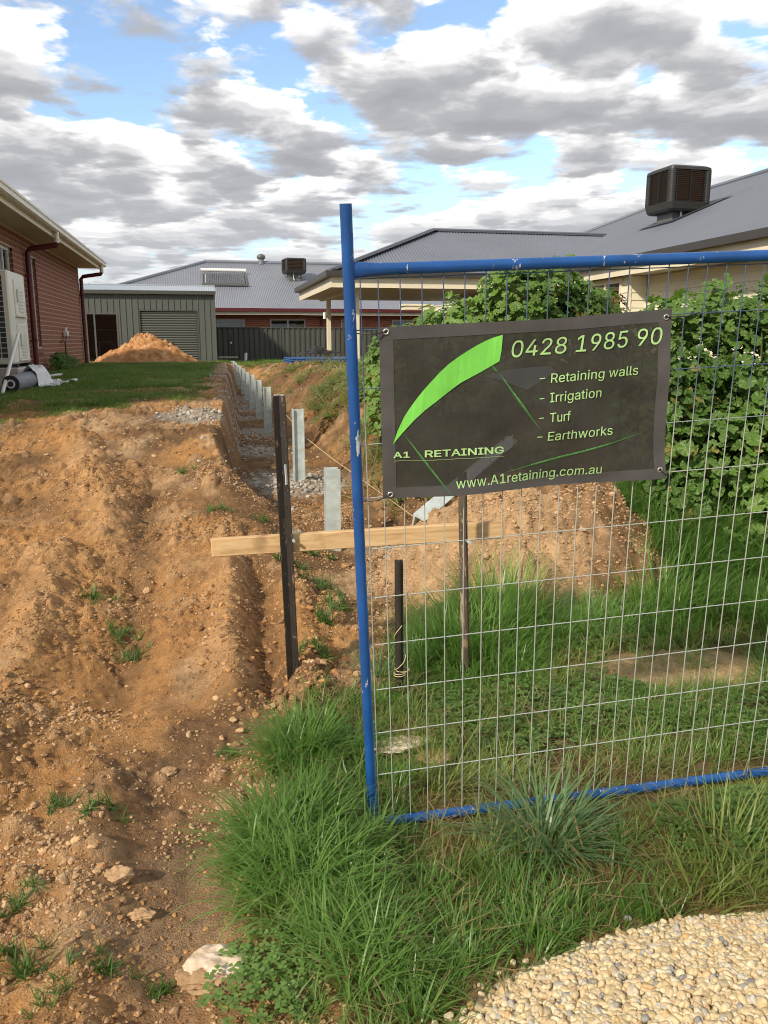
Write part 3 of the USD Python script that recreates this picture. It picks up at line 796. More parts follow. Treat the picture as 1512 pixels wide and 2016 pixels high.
sh.part('roof', roof_sheet((SXa - 0.05, SY - 0.12, SZ1 + 0.09), (1, 0, 0), ss, SXb - SXa + 0.08, lambda u: (0, 3.1), per=4, amp=0.010), M['zinc_roof'], smooth=True)
sh.part('ridge_cap', MB().box((SXa - 0.05, SY + 2.85, SZ1 + 0.425), (SXb + 0.05, SY + 3.15, SZ1 + 0.45)), M['zinc_roof'])
sh.part('barge', MB().beam((SXb + 0.04, SY - 0.1, SZ1 + 0.06), (SXb + 0.04, SY + 2.95, SZ1 + 0.40), 0.02, 0.10), M['zinc_roof'])

# ------------------------------------------------------------------ dark steel fence across the back
ff = Thing('steel_fence', 'dark ribbed steel fence across the back, right of the shed', 'fence', (5, 32.4, 0.85))
FY = 32.4
xx = 0.42
while xx < 14:
    pts, w = [], 2.36
    nn = 12
    for i in range(nn):
        a = xx + 0.03 + i * w / nn
        b = w / nn
        pts += [(a, 0), (a + b * 0.15, 0.035), (a + b * 0.5, 0.035), (a + b * 0.65, 0)]
    pts.append((xx + 0.03 + w, 0))
    n = len(pts)
    v = [(x, FY - d, 0.75) for x, d in pts] + [(x, FY - d, 2.10) for x, d in pts]
    f = []
    for i in range(n - 1):
        f += [(i, i + 1, n + i + 1), (i, n + i + 1, n + i)]
    ff.part('sheet', (np.array(v), np.array(f)), M['fence'])
    ff.part('post', MB().box((xx - 0.028, FY - 0.045, 0.7), (xx + 0.028, FY + 0.03, 2.13)), M['fence'])
    ff.part('rail', MB().box((xx + 0.028, FY - 0.05, 2.09), (xx + w + 0.03, FY + 0.02, 2.13)), M['fence'])
    xx += w + 0.06

# ------------------------------------------------------------------ house beyond the fence
HY, HZ = 35.4, 2.86
fh = Thing('brick_house', 'orange brick house with long grey corrugated roof and maroon gutter behind the dark fence', 'house', (3, 36, 1.0))
bw = usdkit.material(stage, L_ + 'far_brick', {
    'tc': ('texture_coordinate', {}), 'mp': ('mapping', dict(rotation=(math.pi / 2, 0, 0))),
    'bk': ('brick_texture', dict(scale=1.0, brick_width=0.24, row_height=0.086, mortar_size=0.009, mortar_smooth=0.2, color1=(0.36, 0.10, 0.045), color2=(0.24, 0.065, 0.035), mortar=(0.42, 0.27, 0.19), bias=0.0)),
    'p': ('principled_bsdf', dict(roughness=0.9))}, [('tc.object', 'mp.vector'), ('mp.vector', 'bk.vector'), ('bk.color', 'p.base_color')], surface='p.BSDF')
wins = [(-0.6, 1.66), (2.72, 4.22), (5.75, 6.5), (8.0, 9.0)]
WZ0, WZ1 = 1.6, 2.52
wl = MB()
cur = -4.0
for a, b in wins + [(12.0, 12.0)]:
    wl.box((cur, HY + 0.5, 0.6), (a, HY + 0.62, HZ)); cur = b
    if b > a:
        wl.box((a, HY + 0.5, 0.6), (b, HY + 0.62, WZ0)); wl.box((a, HY + 0.5, WZ1), (b, HY + 0.62, HZ))
fh.part('wall', wl, bw)
for i, (a, b) in enumerate(wins):
    w = MB().box((a, HY + 0.54, WZ0), (a + 0.05, HY + 0.6, WZ1)).box((b - 0.05, HY + 0.54, WZ0), (b, HY + 0.6, WZ1)).box(((a + b) / 2 - 0.03, HY + 0.54, WZ0), ((a + b) / 2 + 0.03, HY + 0.6, WZ1)).box((a + 0.05, HY + 0.542, WZ1 - 0.05), (b - 0.05, HY + 0.598, WZ1))
    wp = fh.part('window_frame', w, M['alu'])
    for p, q in ((a + 0.05, (a + b) / 2 - 0.03), ((a + b) / 2 + 0.03, b - 0.05)):
        fh.part('pane', MB().box((p, HY + 0.565, WZ0), (q, HY + 0.57, WZ1 - 0.05)), M['glass'], under=wp)
    if i == 0:
        fh.part('blind', MB().box((a + 0.9, HY + 0.72, WZ0), (b - 0.1, HY + 0.73, WZ1 - 0.15)), M['curtain'])
    fh.part('room', MB().box((a - 0.2, HY + 1.4, WZ0 - 0.2), (b + 0.2, HY + 1.45, WZ1 + 0.2)), M['interior'])
fh.part('soffit', MB().box((-4.5, HY, HZ - 0.02), (12.5, HY + 0.5, HZ)), M['maroon'])
fh.part('fascia', MB().box((-4.5, HY - 0.03, HZ - 0.18), (12.5, HY - 0.002, HZ - 0.02)), M['cream'])
fh.part('gutter', MB().box((-4.5, HY - 0.14, HZ - 0.05), (12.5, HY - 0.031, HZ + 0.085)), M['maroon'])
fh.part('downpipe', MB().tube([(4.95, HY - 0.08, HZ - 0.04), (4.95, HY - 0.08, HZ - 0.34)], 0.06, 10), M['white'])
fh.part('downpipe', MB().tube([(4.88, HY + 0.42, HZ - 0.25), (4.88, HY + 0.42, 1.0)], 0.045, 10), M['maroon'])
pa = math.radians(20.2)
hs = np.array([0, math.cos(pa), math.sin(pa)])
RL = 6.35 / math.cos(pa)                     # slope length to the ridge
HX0 = -6.1


def far_v(u):
    return (0, max(0.02, min(RL, u / math.cos(pa))))


fh.part('roof', roof_sheet((HX0, HY - 0.08, HZ + 0.09), (1, 0, 0), hs, 18.5, far_v, per=4, amp=0.011), M['roof2'], smooth=True)
RZ = HZ + 0.09 + RL * math.sin(pa)
fh.part('ridge_cap', MB().tube([(HX0 + 6.2, HY + 6.25, RZ + 0.03), (12.5, HY + 6.25, RZ + 0.03)], 0.09, 8), M['roof2'])
fh.part('hip_cap', MB().tube([(HX0, HY - 0.08, HZ + 0.12), (HX0 + 6.27, HY + 6.27, RZ + 0.03)], 0.08, 8), M['roof2'])
fh.part('roof_plane', roof_sheet((HX0, HY + 12.6, HZ + 0.09), (0, -1, 0), (math.cos(pa), 0, math.sin(pa)), 12.6, lambda u: (0, max(0.02, min(u, 12.6 - u) / math.cos(pa))), per=4), M['roof2'], smooth=True)
# lower hip at the left, just over the shed roof, and a small gable
g2 = MB()
for x0, x1, yb, zb, hgt in ((-4.2, -0.9, 34.9, 3.25, 0.55), (-6.2, -3.0, 36.5, 3.3, 0.66)):
    xm = (x0 + x1) / 2
    g2.add([(x0, yb, zb), (x1, yb, zb), (xm, yb + 0.5, zb + hgt), (x0, yb + 6, zb), (x1, yb + 6, zb), (xm, yb + 6, zb + hgt)], [(0, 1, 2), (0, 2, 5), (0, 5, 3), (1, 4, 5), (1, 5, 2)])
fh.part('lower_roof', g2, M['roof2'])
rv = Thing('roof_ventilator', 'small round ventilator on the ridge of the far grey roof', 'roof vent', (2.80, 41.6, RZ))
rv.part('neck', MB().tube([(2.80, 41.6, RZ - 0.05), (2.80, 41.6, RZ + 0.16)], 0.13, 14), M['roof2'], smooth=40)
hd = MB()
zz_ = np.linspace(0, 1, 7)
hd.tube([(2.80, 41.6, RZ + 0.16 + 0.27 * t) for t in zz_], [0.12, 0.18, 0.205, 0.21, 0.20, 0.16, 0.06], 18)
rv.part('turbine', hd, M['frame_dark'])


def roof_pt(x, t, off=0.0):
    """point on the far roof: x along it, t metres up the slope"""
    return np.array([x, HY - 0.08, HZ + 0.09]) + hs * t + np.array([0, -math.sin(pa), math.cos(pa)]) * off


sc_ = Thing('solar_collector', 'evacuated tube solar water collector with white header on the far grey roof', 'solar collector', roof_pt(0.9, 4.2))
T0, T1, CX0, CX1 = 2.95, 4.75, 0.05, 1.85
sc_.part('header', MB().tube([roof_pt(CX0 - 0.12, T1 + 0.1, 0.17), roof_pt(CX1 + 0.12, T1 + 0.1, 0.17)], 0.085, 12), M['white'], smooth=40)
sc_.part('lower_rail', MB().beam(roof_pt(CX0 - 0.05, T0 - 0.03, 0.10), roof_pt(CX1 + 0.15, T0 - 0.03, 0.10), 0.08, 0.10), M['frame_dark'])
for x in (CX0 - 0.06, CX1 + 0.06):
    sc_.part('side_rail', MB().beam(roof_pt(x, T0, 0.07), roof_pt(x, T1, 0.07), 0.04, 0.05), M['frame_dark'])
sc_.part('backing', MB().quad(roof_pt(CX0, T0, 0.02), roof_pt(CX1, T0, 0.02), roof_pt(CX1, T1, 0.02), roof_pt(CX0, T1, 0.02)), M['white'])
for k in range(22):
    x = CX0 + 0.04 + k * (CX1 - CX0 - 0.08) / 21
    sc_.part('tube', MB().tube([roof_pt(x, T0, 0.12), roof_pt(x, T1, 0.14)], 0.029, 8), M['tubeglass'], smooth=40)


def cooler(name_label, base, w, d, h, yaw, slope_fn, slat_n, name='evaporative_cooler', pipes=True):
    """roof mounted evaporative cooler: rounded dark box with louvred sides on a duct through the roof"""
    t = Thing(name, name_label, 'evaporative cooler', base)
    base = np.asarray(base, float)
    ca, sa = math.cos(yaw), math.sin(yaw)

    def P(v):
        v = np.asarray(v, float)
        return base + np.stack([v[:, 0] * ca - v[:, 1] * sa, v[:, 0] * sa + v[:, 1] * ca, v[:, 2]], 1)

    def put(nm, mb, m, smooth=False):
        v, f = mb.mesh()
        t.part(nm, (P(v), f), m, smooth)
    z0 = 0.34

    def shell(za, zb, ra, rb, rad):
        """rounded square ring between two heights; ra, rb half-size factors"""
        k = 5
        out = []
        for z, r in ((za, ra), (zb, rb)):
            ring = []
            for cx, cy, a0 in ((1, 1, 0), (-1, 1, 90), (-1, -1, 180), (1, -1, 270)):
                for i in range(k):
                    a = math.radians(a0 + 90 * i / (k - 1))
                    ring.append((cx * (w / 2 * r - rad) + rad * math.cos(a), cy * (d / 2 * r - rad) + rad * math.sin(a), z))
            out.append(ring)
        n = len(out[0])
        f = []
        for i in range(n):
            a, b = i, (i + 1) % n
            f += [(a, b, n + b), (a, n + b, n + a)]
        for i in range(1, n - 1):
            f += [(0, i + 1, i), (n, n + i, n + i + 1)]
        return np.array(out[0] + out[1]), np.array(f)
    tray = MB(); tray.add(*shell(z0, z0 + 0.05 * h, 0.86, 0.94, 0.08)).add(*shell(z0 + 0.05 * h, z0 + 0.20 * h, 0.94, 1.0, 0.09))
    put('tray', tray, M['cooler'], 30)
    lid = MB(); lid.add(*shell(z0 + 0.90 * h, z0 + 0.96 * h, 1.0, 0.98, 0.09)).add(*shell(z0 + 0.96 * h, z0 + h, 0.98, 0.86, 0.09))
    put('lid', lid, M['cooler'], 30)
    za, zb = z0 + 0.20 * h, z0 + 0.90 * h
    for sx in (-1, 1):
        for sy in (-1, 1):
            c = MB()
            nb = slat_n
            for i in range(nb):                                  # stepped corner column
                q0, q1 = za + (zb - za) * i / nb, za + (zb - za) * (i + 1) / nb
                c.tube([(sx * (w / 2 - 0.085), sy * (d / 2 - 0.085), q0), (sx * (w / 2 - 0.085), sy * (d / 2 - 0.085), q1 - 0.006)], 0.083, 12)
            put('corner_column', c, M['cooler'], 40)
    pd = MB().box((-w / 2 + 0.07, -d / 2 + 0.07, za), (w / 2 - 0.07, d / 2 - 0.07, zb))
    put('cooling_pad', pd, M['pad'])
    for side in range(4):
        for i in range(slat_n):
            z = za + (zb - za) * (i + 0.5) / slat_n
            hh, tt = (zb - za) / slat_n * 0.20, 0.04
            L = (w if side % 2 == 0 else d) / 2 - 0.14
            D = (d if side % 2 == 0 else w) / 2 - 0.015
            v = np.array([(-L, -D, z - hh), (L, -D, z - hh), (L, -D + tt, z), (-L, -D + tt, z), (-L, -D, z), (L, -D, z), (L, -D + tt, z + hh), (-L, -D + tt, z + hh)])
            r = side * math.pi / 2
            v = np.stack([v[:, 0] * math.cos(r) - v[:, 1] * math.sin(r), v[:, 0] * math.sin(r) + v[:, 1] * math.cos(r), v[:, 2]], 1)
            put('louvre', MB().add(v, BOXF), M['cooler'])
        for kx in (-0.33, 0, 0.33):
            L = (w if side % 2 == 0 else d) * kx
            D = (d if side % 2 == 0 else w) / 2 - 0.03
            v, f = MB().box((L - 0.012, -D, za), (L + 0.012, -D + 0.02, zb)).mesh()
            r = side * math.pi / 2
            v = np.stack([v[:, 0] * math.cos(r) - v[:, 1] * math.sin(r), v[:, 0] * math.sin(r) + v[:, 1] * math.cos(r), v[:, 2]], 1)
            put('mullion', MB().add(v, f), M['cooler'])
    put('duct', MB().box((-w * 0.28, -d * 0.28, -0.5), (w * 0.28, d * 0.28, z0)), M['frame_dark'])
    put('pipe', MB().tube([(-w * 0.10, -d * 0.33, z0 + 0.02), (-w * 0.10, -d * 0.33, z0 - 0.20), (-w * 0.05, -d * 0.34, z0 - 0.30)], 0.022, 8), M['white'])
    put('pipe', MB().tube([(w * 0.16, -d * 0.30, z0), (w * 0.20, -d * 0.34, z0 - 0.10), (w * 0.14, -d * 0.34, z0 - 0.16)], 0.014, 8), M['galv'])
    return t


b2_ = roof_pt(4.14, 4.15)
cooler('smaller brown evaporative cooler on the far grey corrugated roof', (4.12, b2_[1], b2_[2] - 0.10), 0.98, 1.0, 0.68, 0.1, None, 8)
sb = MB()
sb.quad(roof_pt(3.75, 3.35, 0.03), roof_pt(4.85, 3.35, 0.03), roof_pt(4.85, 4.7, 0.03), roof_pt(3.75, 4.7, 0.03))

# ------------------------------------------------------------------ right house: cream weatherboards, big steel roof, patio
EX, EZ = 7.2, 3.03           # eave line of the side facing the trench
PA = math.radians(22.5)
cp, sp_ = math.cos(PA), math.sin(PA)
rh = Thing('weatherboard_house', 'cream weatherboard house with dark steel roof and open patio at right', 'house', (8, 14, 1.1))
RXL = 6.1                    # run of the big roof to its ridge
su = np.array([cp, 0, sp_])
YA, YB = 5.0, 29.0
PYa, PYb, PX = 17.5, 23.5, 2.6


def main_v(u):               # u from YA upward along +y
    y = YA + u
    lo = 0.0
    if PYa < y < PYb:        # valley where the patio roof runs in
        lo = min(y - PYa, PYb - y) / cp
    return (lo, RXL / cp if y < YB - RXL else max(lo + 0.01, (YB - y) / cp))


rh.part('roof', roof_sheet((EX, YA, EZ), (0, 1, 0), su, YB - YA, main_v), M['roof'], smooth=True)
rh.part('roof_plane', MB().quad((EX + 2 * RXL, YA, EZ), (EX + 2 * RXL, YB, EZ), (EX + RXL, YB - RXL, EZ + RXL * math.tan(PA)), (EX + RXL, YA, EZ + RXL * math.tan(PA))), M['roof'])
rh.part('ridge_cap', MB().tube([(EX + RXL, YA, EZ + RXL * math.tan(PA) + 0.02), (EX + RXL, YB - RXL, EZ + RXL * math.tan(PA) + 0.02)], 0.07, 8), M['roof'])
rh.part('hip_cap', MB().tube([(EX + RXL, YB - RXL, EZ + RXL * math.tan(PA) + 0.02), (EX, YB, EZ + 0.02)], 0.07, 8), M['roof'])
hr = (PYb - PYa) / 2
ptan = math.tan(PA)
# patio roof: plane towards the road, hip at its left end, plane behind
pl_len = EX + hr - PX
rh.part('patio_roof', roof_sheet((PX, PYa, EZ), (1, 0, 0), (0, cp, sp_), pl_len, lambda u: (0 if u < EX - PX else (u - (EX - PX)) / cp, max(0.01, min(hr, u) / cp))), M['roof'], smooth=True)
rh.part('patio_roof', roof_sheet((PX, PYb, EZ), (1, 0, 0), (0, -cp, sp_), pl_len, lambda u: (0 if u < EX - PX else (u - (EX - PX)) / cp, max(0.01, min(hr, u) / cp))), M['roof'], smooth=True)
rh.part('patio_hip', roof_sheet((PX, PYa, EZ), (0, 1, 0), (cp, 0, sp_), PYb - PYa, lambda u: (0, max(0.01, min(u, PYb - PYa - u) / cp))), M['roof'], smooth=True)
zr = EZ + hr * ptan + 0.025
cap = MB()


def capstrip(p, q, w=0.17):
    """folded ridge or hip flashing: two flaps either side of a rolled top"""
    p, q = np.array(p, float), np.array(q, float)
    return MB().tube([p, q], 0.028, 8)


def flap(p, q, side, w=0.16, drop=0.0):
    p, q, side = np.array(p, float), np.array(q, float), np.array(side, float)
    return (p, q, q + side * w, p + side * w)


for nm, p, q, s1, s2 in (('ridge_cap', (PX + hr, PYa + hr, zr), (EX + hr, PYa + hr, zr), (0, -cp, -sp_), (0, cp, -sp_)),
                         ('hip_cap', (PX, PYa, EZ + 0.025), (PX + hr, PYa + hr, zr), (0.92 * 0.7, -0.92 * 0.7, -0.02), (-0.92 * 0.7, 0.92 * 0.7, -0.02)),
                         ('hip_cap', (PX, PYb, EZ + 0.025), (PX + hr, PYa + hr, zr), (0.64, 0.64, -0.02), (-0.64, -0.64, -0.02))):
    cm = MB().tube([p, q], 0.03, 8)
    for s in (s1, s2):
        cm.quad(*flap(p, q, s)); cm.quad(*flap(p, q, s)[::-1])
    rh.part(nm, cm, M['roof'])
rh.part('gutter', MB().beam((EX - 0.06, YA, EZ - 0.055), (EX - 0.06, PYa - 0.1, EZ - 0.055), 0.12, 0.11).box((PX - 0.12, PYa - 0.12, EZ - 0.11), (EX, PYa - 0.0, EZ)).box((PX - 0.12, PYa, EZ - 0.11), (PX, PYb + 0.12, EZ)).box((PX, PYb, EZ - 0.11), (EX, PYb + 0.12, EZ)), M['gut_dark'])
rh.part('fascia', MB().box((EX, YA, EZ - 0.30), (EX + 0.03, PYa, EZ - 0.04)), M['cream'], label='long cream fascia under the side gutter')
fz = MB().box((PX + 0.0, PYa + 0.001, EZ - 0.33), (EX, PYa + 0.03, EZ - 0.06)).box((PX + 0.0, PYa + 0.03, EZ - 0.33), (PX + 0.03, PYb, EZ - 0.06))
rh.part('patio_fascia', fz, M['cream'])
rh.part('patio_ceiling', MB().box((PX + 0.03, PYa + 0.03, EZ - 0.30), (EX, PYb, EZ - 0.285)), M['soffit'])
rh.part('patio_beam', MB().box((PX + 0.5, PYa + 0.45, EZ - 0.36), (PX + 0.62, PYb - 0.45, EZ - 0.30)), M['cream'])
rh.part('soffit', MB().box((EX + 0.03, YA, EZ - 0.28), (8.2, PYa + 6, EZ - 0.268)), M['soffit'])
PADZ = 1.15
for yc in (22.25, 18.05):
    rh.part('patio_column', MB().cbox((3.18, yc - 0.055, PADZ), (3.29, yc + 0.055, EZ - 0.30), 0.006), M['cream'])
pier = rh.part('brick_pier', MB().box((3.06, 22.06, 0.85), (3.41, 22.44, PADZ)), M['mortar'])
for k in range(4):
    for (a0, a1, b0, b1) in ((3.052, 3.28, 22.045, 22.15), (3.29, 3.425, 22.045, 22.15), (3.052, 3.16, 22.16, 22.45)):
        rh.part('brick', MB().box((a0, b0, PADZ - 0.08 - k * 0.086), (a1, b1, PADZ - 0.004 - k * 0.086)), M['brick3'], under=pier)


def boards(x, y0, y1, z0, z1, gap=0.132, holes=()):
    """lapped boards on a wall facing -x, each its own piece"""
    z = z0
    while z < z1:
        zt = min(z + gap, z1)
        segs = [(y0, y1)]
        for a, b, h0, h1 in holes:
            if zt > h0 + 0.01 and z < h1 - 0.01:
                segs = [w for p, q in segs for w in ((p, min(q, a)), (max(p, b), q)) if w[1] - w[0] > 0.02]
        for a, b in segs:
            v = np.array([(x - 0.020, a, z), (x + 0.02, a, z), (x + 0.02, b, z), (x - 0.020, b, z), (x - 0.004, a, zt), (x + 0.02, a, zt), (x + 0.02, b, zt), (x - 0.004, b, zt)])
            rh.part('board', MB().add(v, BOXF), M['board'], under=None)
        z += gap


XN, XF, YC = 7.75, 7.40, 13.85
boards(XN, 5.5, YC - 0.02, 1.0, EZ - 0.285)
wn = (14.18, 15.30, 1.74, 2.636)
boards(XF, YC + 0.03, PYa, 1.0, EZ - 0.285, holes=[(wn[0] - 0.08, wn[1] + 0.08, wn[2] - 0.08, wn[3] + 0.08)])
z = 1.0
while z < EZ - 0.29:                                            # short return facing the road
    zt = min(z + 0.132, EZ - 0.285)
    v = np.array([(XF + 0.02, YC - 0.02, z), (XN - 0.02, YC - 0.02, z), (XN - 0.02, YC + 0.02, z), (XF + 0.02, YC + 0.02, z), (XF + 0.02, YC - 0.004, zt), (XN - 0.02, YC - 0.004, zt), (XN - 0.02, YC + 0.02, zt), (XF + 0.02, YC + 0.02, zt)])
    rh.part('board', MB().add(v, BOXF), M['board'])
    z += 0.132
rh.part('corner_post', MB().box((XF - 0.026, YC - 0.03, 1.0), (XF + 0.02, YC + 0.028, EZ - 0.285)), M['cream'])
rh.part('wall_core', MB().box((XN + 0.021, 5.5, 0.9), (XN + 0.1, YC, EZ - 0.29)).box((XF + 0.05, YC + 0.021, 0.9), (XF + 0.1, wn[0], EZ - 0.29)).box((XF + 0.05, wn[1], 0.9), (XF + 0.1, PYa + 6, EZ - 0.29)), M['soffit'])
wf = MB()
for a, b, c0, c1 in ((wn[0] - 0.08, wn[0], wn[2] - 0.08, wn[3] + 0.08), (wn[1], wn[1] + 0.08, wn[2] - 0.08, wn[3] + 0.08), ((wn[0] + wn[1]) / 2 - 0.04, (wn[0] + wn[1]) / 2 + 0.04, wn[2], wn[3])):
    wf.box((XF - 0.035, a, c0), (XF + 0.03, b, c1))
wf.box((XF - 0.033, wn[0], wn[3]), (XF + 0.03, wn[1], wn[3] + 0.08)).box((XF - 0.033, wn[0], wn[2] - 0.08), (XF + 0.03, wn[1], wn[2]))
wfp = rh.part('window_frame', wf, M['cream'])
for a, b in ((wn[0], (wn[0] + wn[1]) / 2 - 0.042), ((wn[0] + wn[1]) / 2 + 0.042, wn[1])):
    rh.part('pane', MB().box((XF + 0.005, a + 0.002, wn[2] + 0.002), (XF + 0.01, b - 0.002, wn[3] - 0.002)), M['glass'], under=wfp)
rh.part('room', MB().box((XF + 0.8, wn[0] - 0.5, 1.4), (XF + 0.85, wn[1] + 0.5, 2.8)), M['interior'])
er = MB().box((6.45, 27.0, 2.62), (7.4, 27.6, 2.74)).box((6.40, 26.96, 2.74), (7.4, 27.6, 2.80))
rh.part('rear_eave', er, M['cream'])
rh.part('rear_wall', MB().box((7.4, PYb + 0.2, 0.9), (7.5, 28.5, EZ - 0.29)), M['board'])
cooler('large dark evaporative cooler standing on the right hand steel roof', (9.98, 16.85, 3.93), 0.99, 0.99, 0.90, 0.05, None, 17)
nrm_ = np.array([-sp_, 0, cp])
fl0 = np.array([EX, 0, EZ])


def rr(t, y, off=0.03):
    return fl0 + np.array([0, y, 0]) + su * t + nrm_ * off


single('roof_flashing', MB().quad(rr(2.5, 16.2), rr(4.0, 16.2), rr(4.0, 17.6), rr(2.5, 17.6)).quad(rr(2.5, 17.6), rr(4.0, 17.6), rr(4.0, 16.2), rr(2.5, 16.2)), M['roof'], 'flat grey flashing under the large roof cooler', 'flashing')
vt = MB().tube([(13.2, 27.4 - RXL + 5.5, 5.5), (13.2, 27.4 - RXL + 5.5, 5.62)], 0.09, 10)

# ------------------------------------------------------------------ soil mound in front of the shed
def lump_mound(cx, cy, rx, ry, h, seed, n=90, ang=60):
    r = np.linspace(0, 1.15, n)
    a = np.linspace(0, 2 * np.pi, ang * 2, endpoint=False)
    R, A = np.meshgrid(r, a, indexing='ij')
    X, Y = cx + rx * R * np.cos(A), cy + ry * R * np.sin(A)
    w = 0.25 * n2(X, Y, 0.7, seed) * 2
    z = h * np.clip(1 - (R + w * R) ** 1.05, -0.2, 1) ** 1.0 if False else h * np.where(1 - R * (1 + w) > 0, np.abs(1 - R * (1 + w)) ** 0.9, -0.1)
    z = z + (0.55 * np.abs(n2(X, Y, 0.38, seed + 1)) + 0.30 * np.abs(n2(X, Y, 0.14, seed + 2)) + 0.12 * n2(X, Y, 0.06, seed + 3)) * np.clip(1.15 - R, 0, 1) ** 0.5 * (R < 1)
    Z = gz(X, Y) + z - 0.02
    v = np.stack([X, Y, Z], -1).reshape(-1, 3)
    i = np.arange(n * ang * 2).reshape(n, ang * 2)
    q = np.stack([i[:-1], i[1:], np.roll(i[1:], -1, 1), np.roll(i[:-1], -1, 1)], -1).reshape(-1, 4)
    v, f, _ = meshkit.arrays((v, q))
    return v, f


def soilmat(name, a, b, c, scale=5.0, grain=60.0, relief=0.02):
    return usdkit.material(stage, L_ + name, {
        'tc': ('texture_coordinate', {}), 'n1': ('noise_texture', dict(scale=scale, detail=8.0, roughness=0.65)),
        'rp': ('rgb_ramp', dict(ramp=[(0.34, a), (0.5, b), (0.66, c)])), 'n2': ('noise_texture', dict(scale=grain, detail=4.0)),
        'bp': ('bump', dict(strength=0.7, distance=relief)), 'p': ('principled_bsdf', dict(roughness=0.95, specular_ior_level=0.2)),
        'oi': ('object_info', {}), 'mr': ('map_range', dict(to_min=0.75, to_max=1.25)), 'hv': ('hsv', {})},
        [('tc.object', 'n1.vector'), ('n1.fac', 'rp.fac'), ('oi.random', 'mr.value'), ('mr.result', 'hv.value'), ('rp.color', 'hv.color'), ('hv.color', 'p.base_color'),
         ('tc.object', 'n2.vector'), ('n2.fac', 'bp.height'), ('bp.normal', 'p.normal')], surface='p.BSDF')


clay_o = soilmat('orange_clay', (0.20, 0.095, 0.040), (0.34, 0.165, 0.065), (0.44, 0.27, 0.14))
single('soil_mound', lump_mound(-1.62, 25.2, 1.50, 1.2, 0.86, 81), clay_o, 'heap of bright orange soil in front of the roller door', 'soil heap', smooth=True)

# ------------------------------------------------------------------ the row of galvanised posts in the trench
PW_ = 0.1


def h_post(x, y, z0, z1, rot=0.0):
    """H section standing upright, web facing the road"""
    m = MB()
    b, d, t, w = 0.104, 0.10, 0.009, 0.008
    for (lo, hi) in (((-b / 2, -d / 2), (-b / 2 + t, d / 2)), ((b / 2 - t, -d / 2), (b / 2, d / 2)), ((-b / 2 + t, -w / 2 - 0.022), (b / 2 - t, w / 2 - 0.022))):
        m.box((lo[0], lo[1], 0), (hi[0], hi[1], z1 - z0))
    v, f = m.mesh()
    c, s = math.cos(rot), math.sin(rot)
    return np.stack([v[:, 0] * c - v[:, 1] * s, v[:, 0] * s + v[:, 1] * c, v[:, 2]], 1) + [x, y, z0], f


post_y = [5.62, 7.78, 9.86, 11.84, 13.84, 15.86, 17.84, 19.80, 21.70, 23.5, 25.4, 27.3]
words = ['nearest and lowest galvanised post, just behind the timber rail', 'second galvanised post from the road, in grey concrete spoil', 'third galvanised post from the road, partly hidden by the front picket',
         'fourth galvanised post from the road along the trench', 'fifth galvanised post from the road along the trench', 'sixth galvanised post from the road along the trench', 'seventh galvanised post from the road along the trench',
         'eighth galvanised post from the road along the trench', 'ninth galvanised post from the road along the trench', 'tenth galvanised post from the road along the trench', 'last but one galvanised post at the far trench end',
         'farthest galvanised post of the row, near the back fence']
for i, y in enumerate(post_y):
    zt = 0.735 if i == 0 else 0.975 + (0.008 * (i % 3) - 0.006)
    x = 0.825 + (0.0 if i < 10 else 0.02)
    v, f = h_post(x, y, g0(x, y) - 0.15, zt, random.uniform(-0.05, 0.05) + (math.pi / 2 if i == 0 else 0))
    single('steel_post', (v, f), M['galv'], words[i], 'steel post', group='galvanised posts in the trench', loc=(x, y, g0(x, y)))

# beam lying on the spoil
single('steel_beam', MB().beam((1.35, 5.22, g0(1.35, 5.22) + 0.06), (2.30, 6.02, 0.86), 0.10, 0.012, up=(-0.25, -0.7, 0.66)).beam((1.32, 5.26, g0(1.35, 5.22) + 0.03), (2.27, 6.06, 0.83), 0.012, 0.09, up=(-0.25, -0.7, 0.66)), M['galv'],
       'galvanised steel length lying on the spoil behind the banner', 'steel beam')

# ------------------------------------------------------------------ star pickets
rust = chipped('black_picket', (0.022, 0.018, 0.015), (0.20, 0.13, 0.08), 0.60, 0.66, (20, 20, 6), 0.5)
rust2 = chipped('weathered_picket', (0.075, 0.055, 0.040), (0.34, 0.24, 0.14), 0.54, 0.60, (20, 20, 4), 0.7)
import manifold3d as m3


def star_picket(p0, p1, rot, holes=True, fin=0.031):
    """three-finned steel picket with holes down one fin, from foot p0 to top p1"""
    p0, p1 = np.asarray(p0, float), np.asarray(p1, float)
    L = np.linalg.norm(p1 - p0)
    poly = []
    for k in range(3):
        a = rot + k * 2 * math.pi / 3
        d, s = np.array([math.cos(a), math.sin(a)]), np.array([-math.sin(a), math.cos(a)])
        w, t = fin, 0.0032
        b = rot + (k + 0.5) * 2 * math.pi / 3
        poly += [tuple(d * w - s * t), tuple(d * w + s * t), tuple(np.array([math.cos(b), math.sin(b)]) * 0.0062)]
    body = m3.Manifold.extrude(m3.CrossSection([poly]), L)
    if holes:
        d = np.array([math.cos(rot), math.sin(rot)])
        cyl = []
        n = int(L / 0.075)
        for k in range(n):
            c = m3.Manifold.cylinder(0.03, 0.0042, 0.0042, 8).translate((0, 0, -0.015)).rotate((90, 0, math.degrees(rot)))
            cyl.append(c.translate((d[0] * fin * 0.6, d[1] * fin * 0.6, L - 0.04 - k * 0.075)))
        body = body - m3.Manifold.batch_boolean(cyl, m3.OpType.Add)
    v, f, _ = meshkit.arrays(body)
    z = (p1 - p0) / L
    x = np.cross([0, 1, 0], z); x /= np.linalg.norm(x)
    y = np.cross(z, x)
    return p0 + v[:, :1] * x + v[:, 1:2] * y + v[:, 2:] * z, f


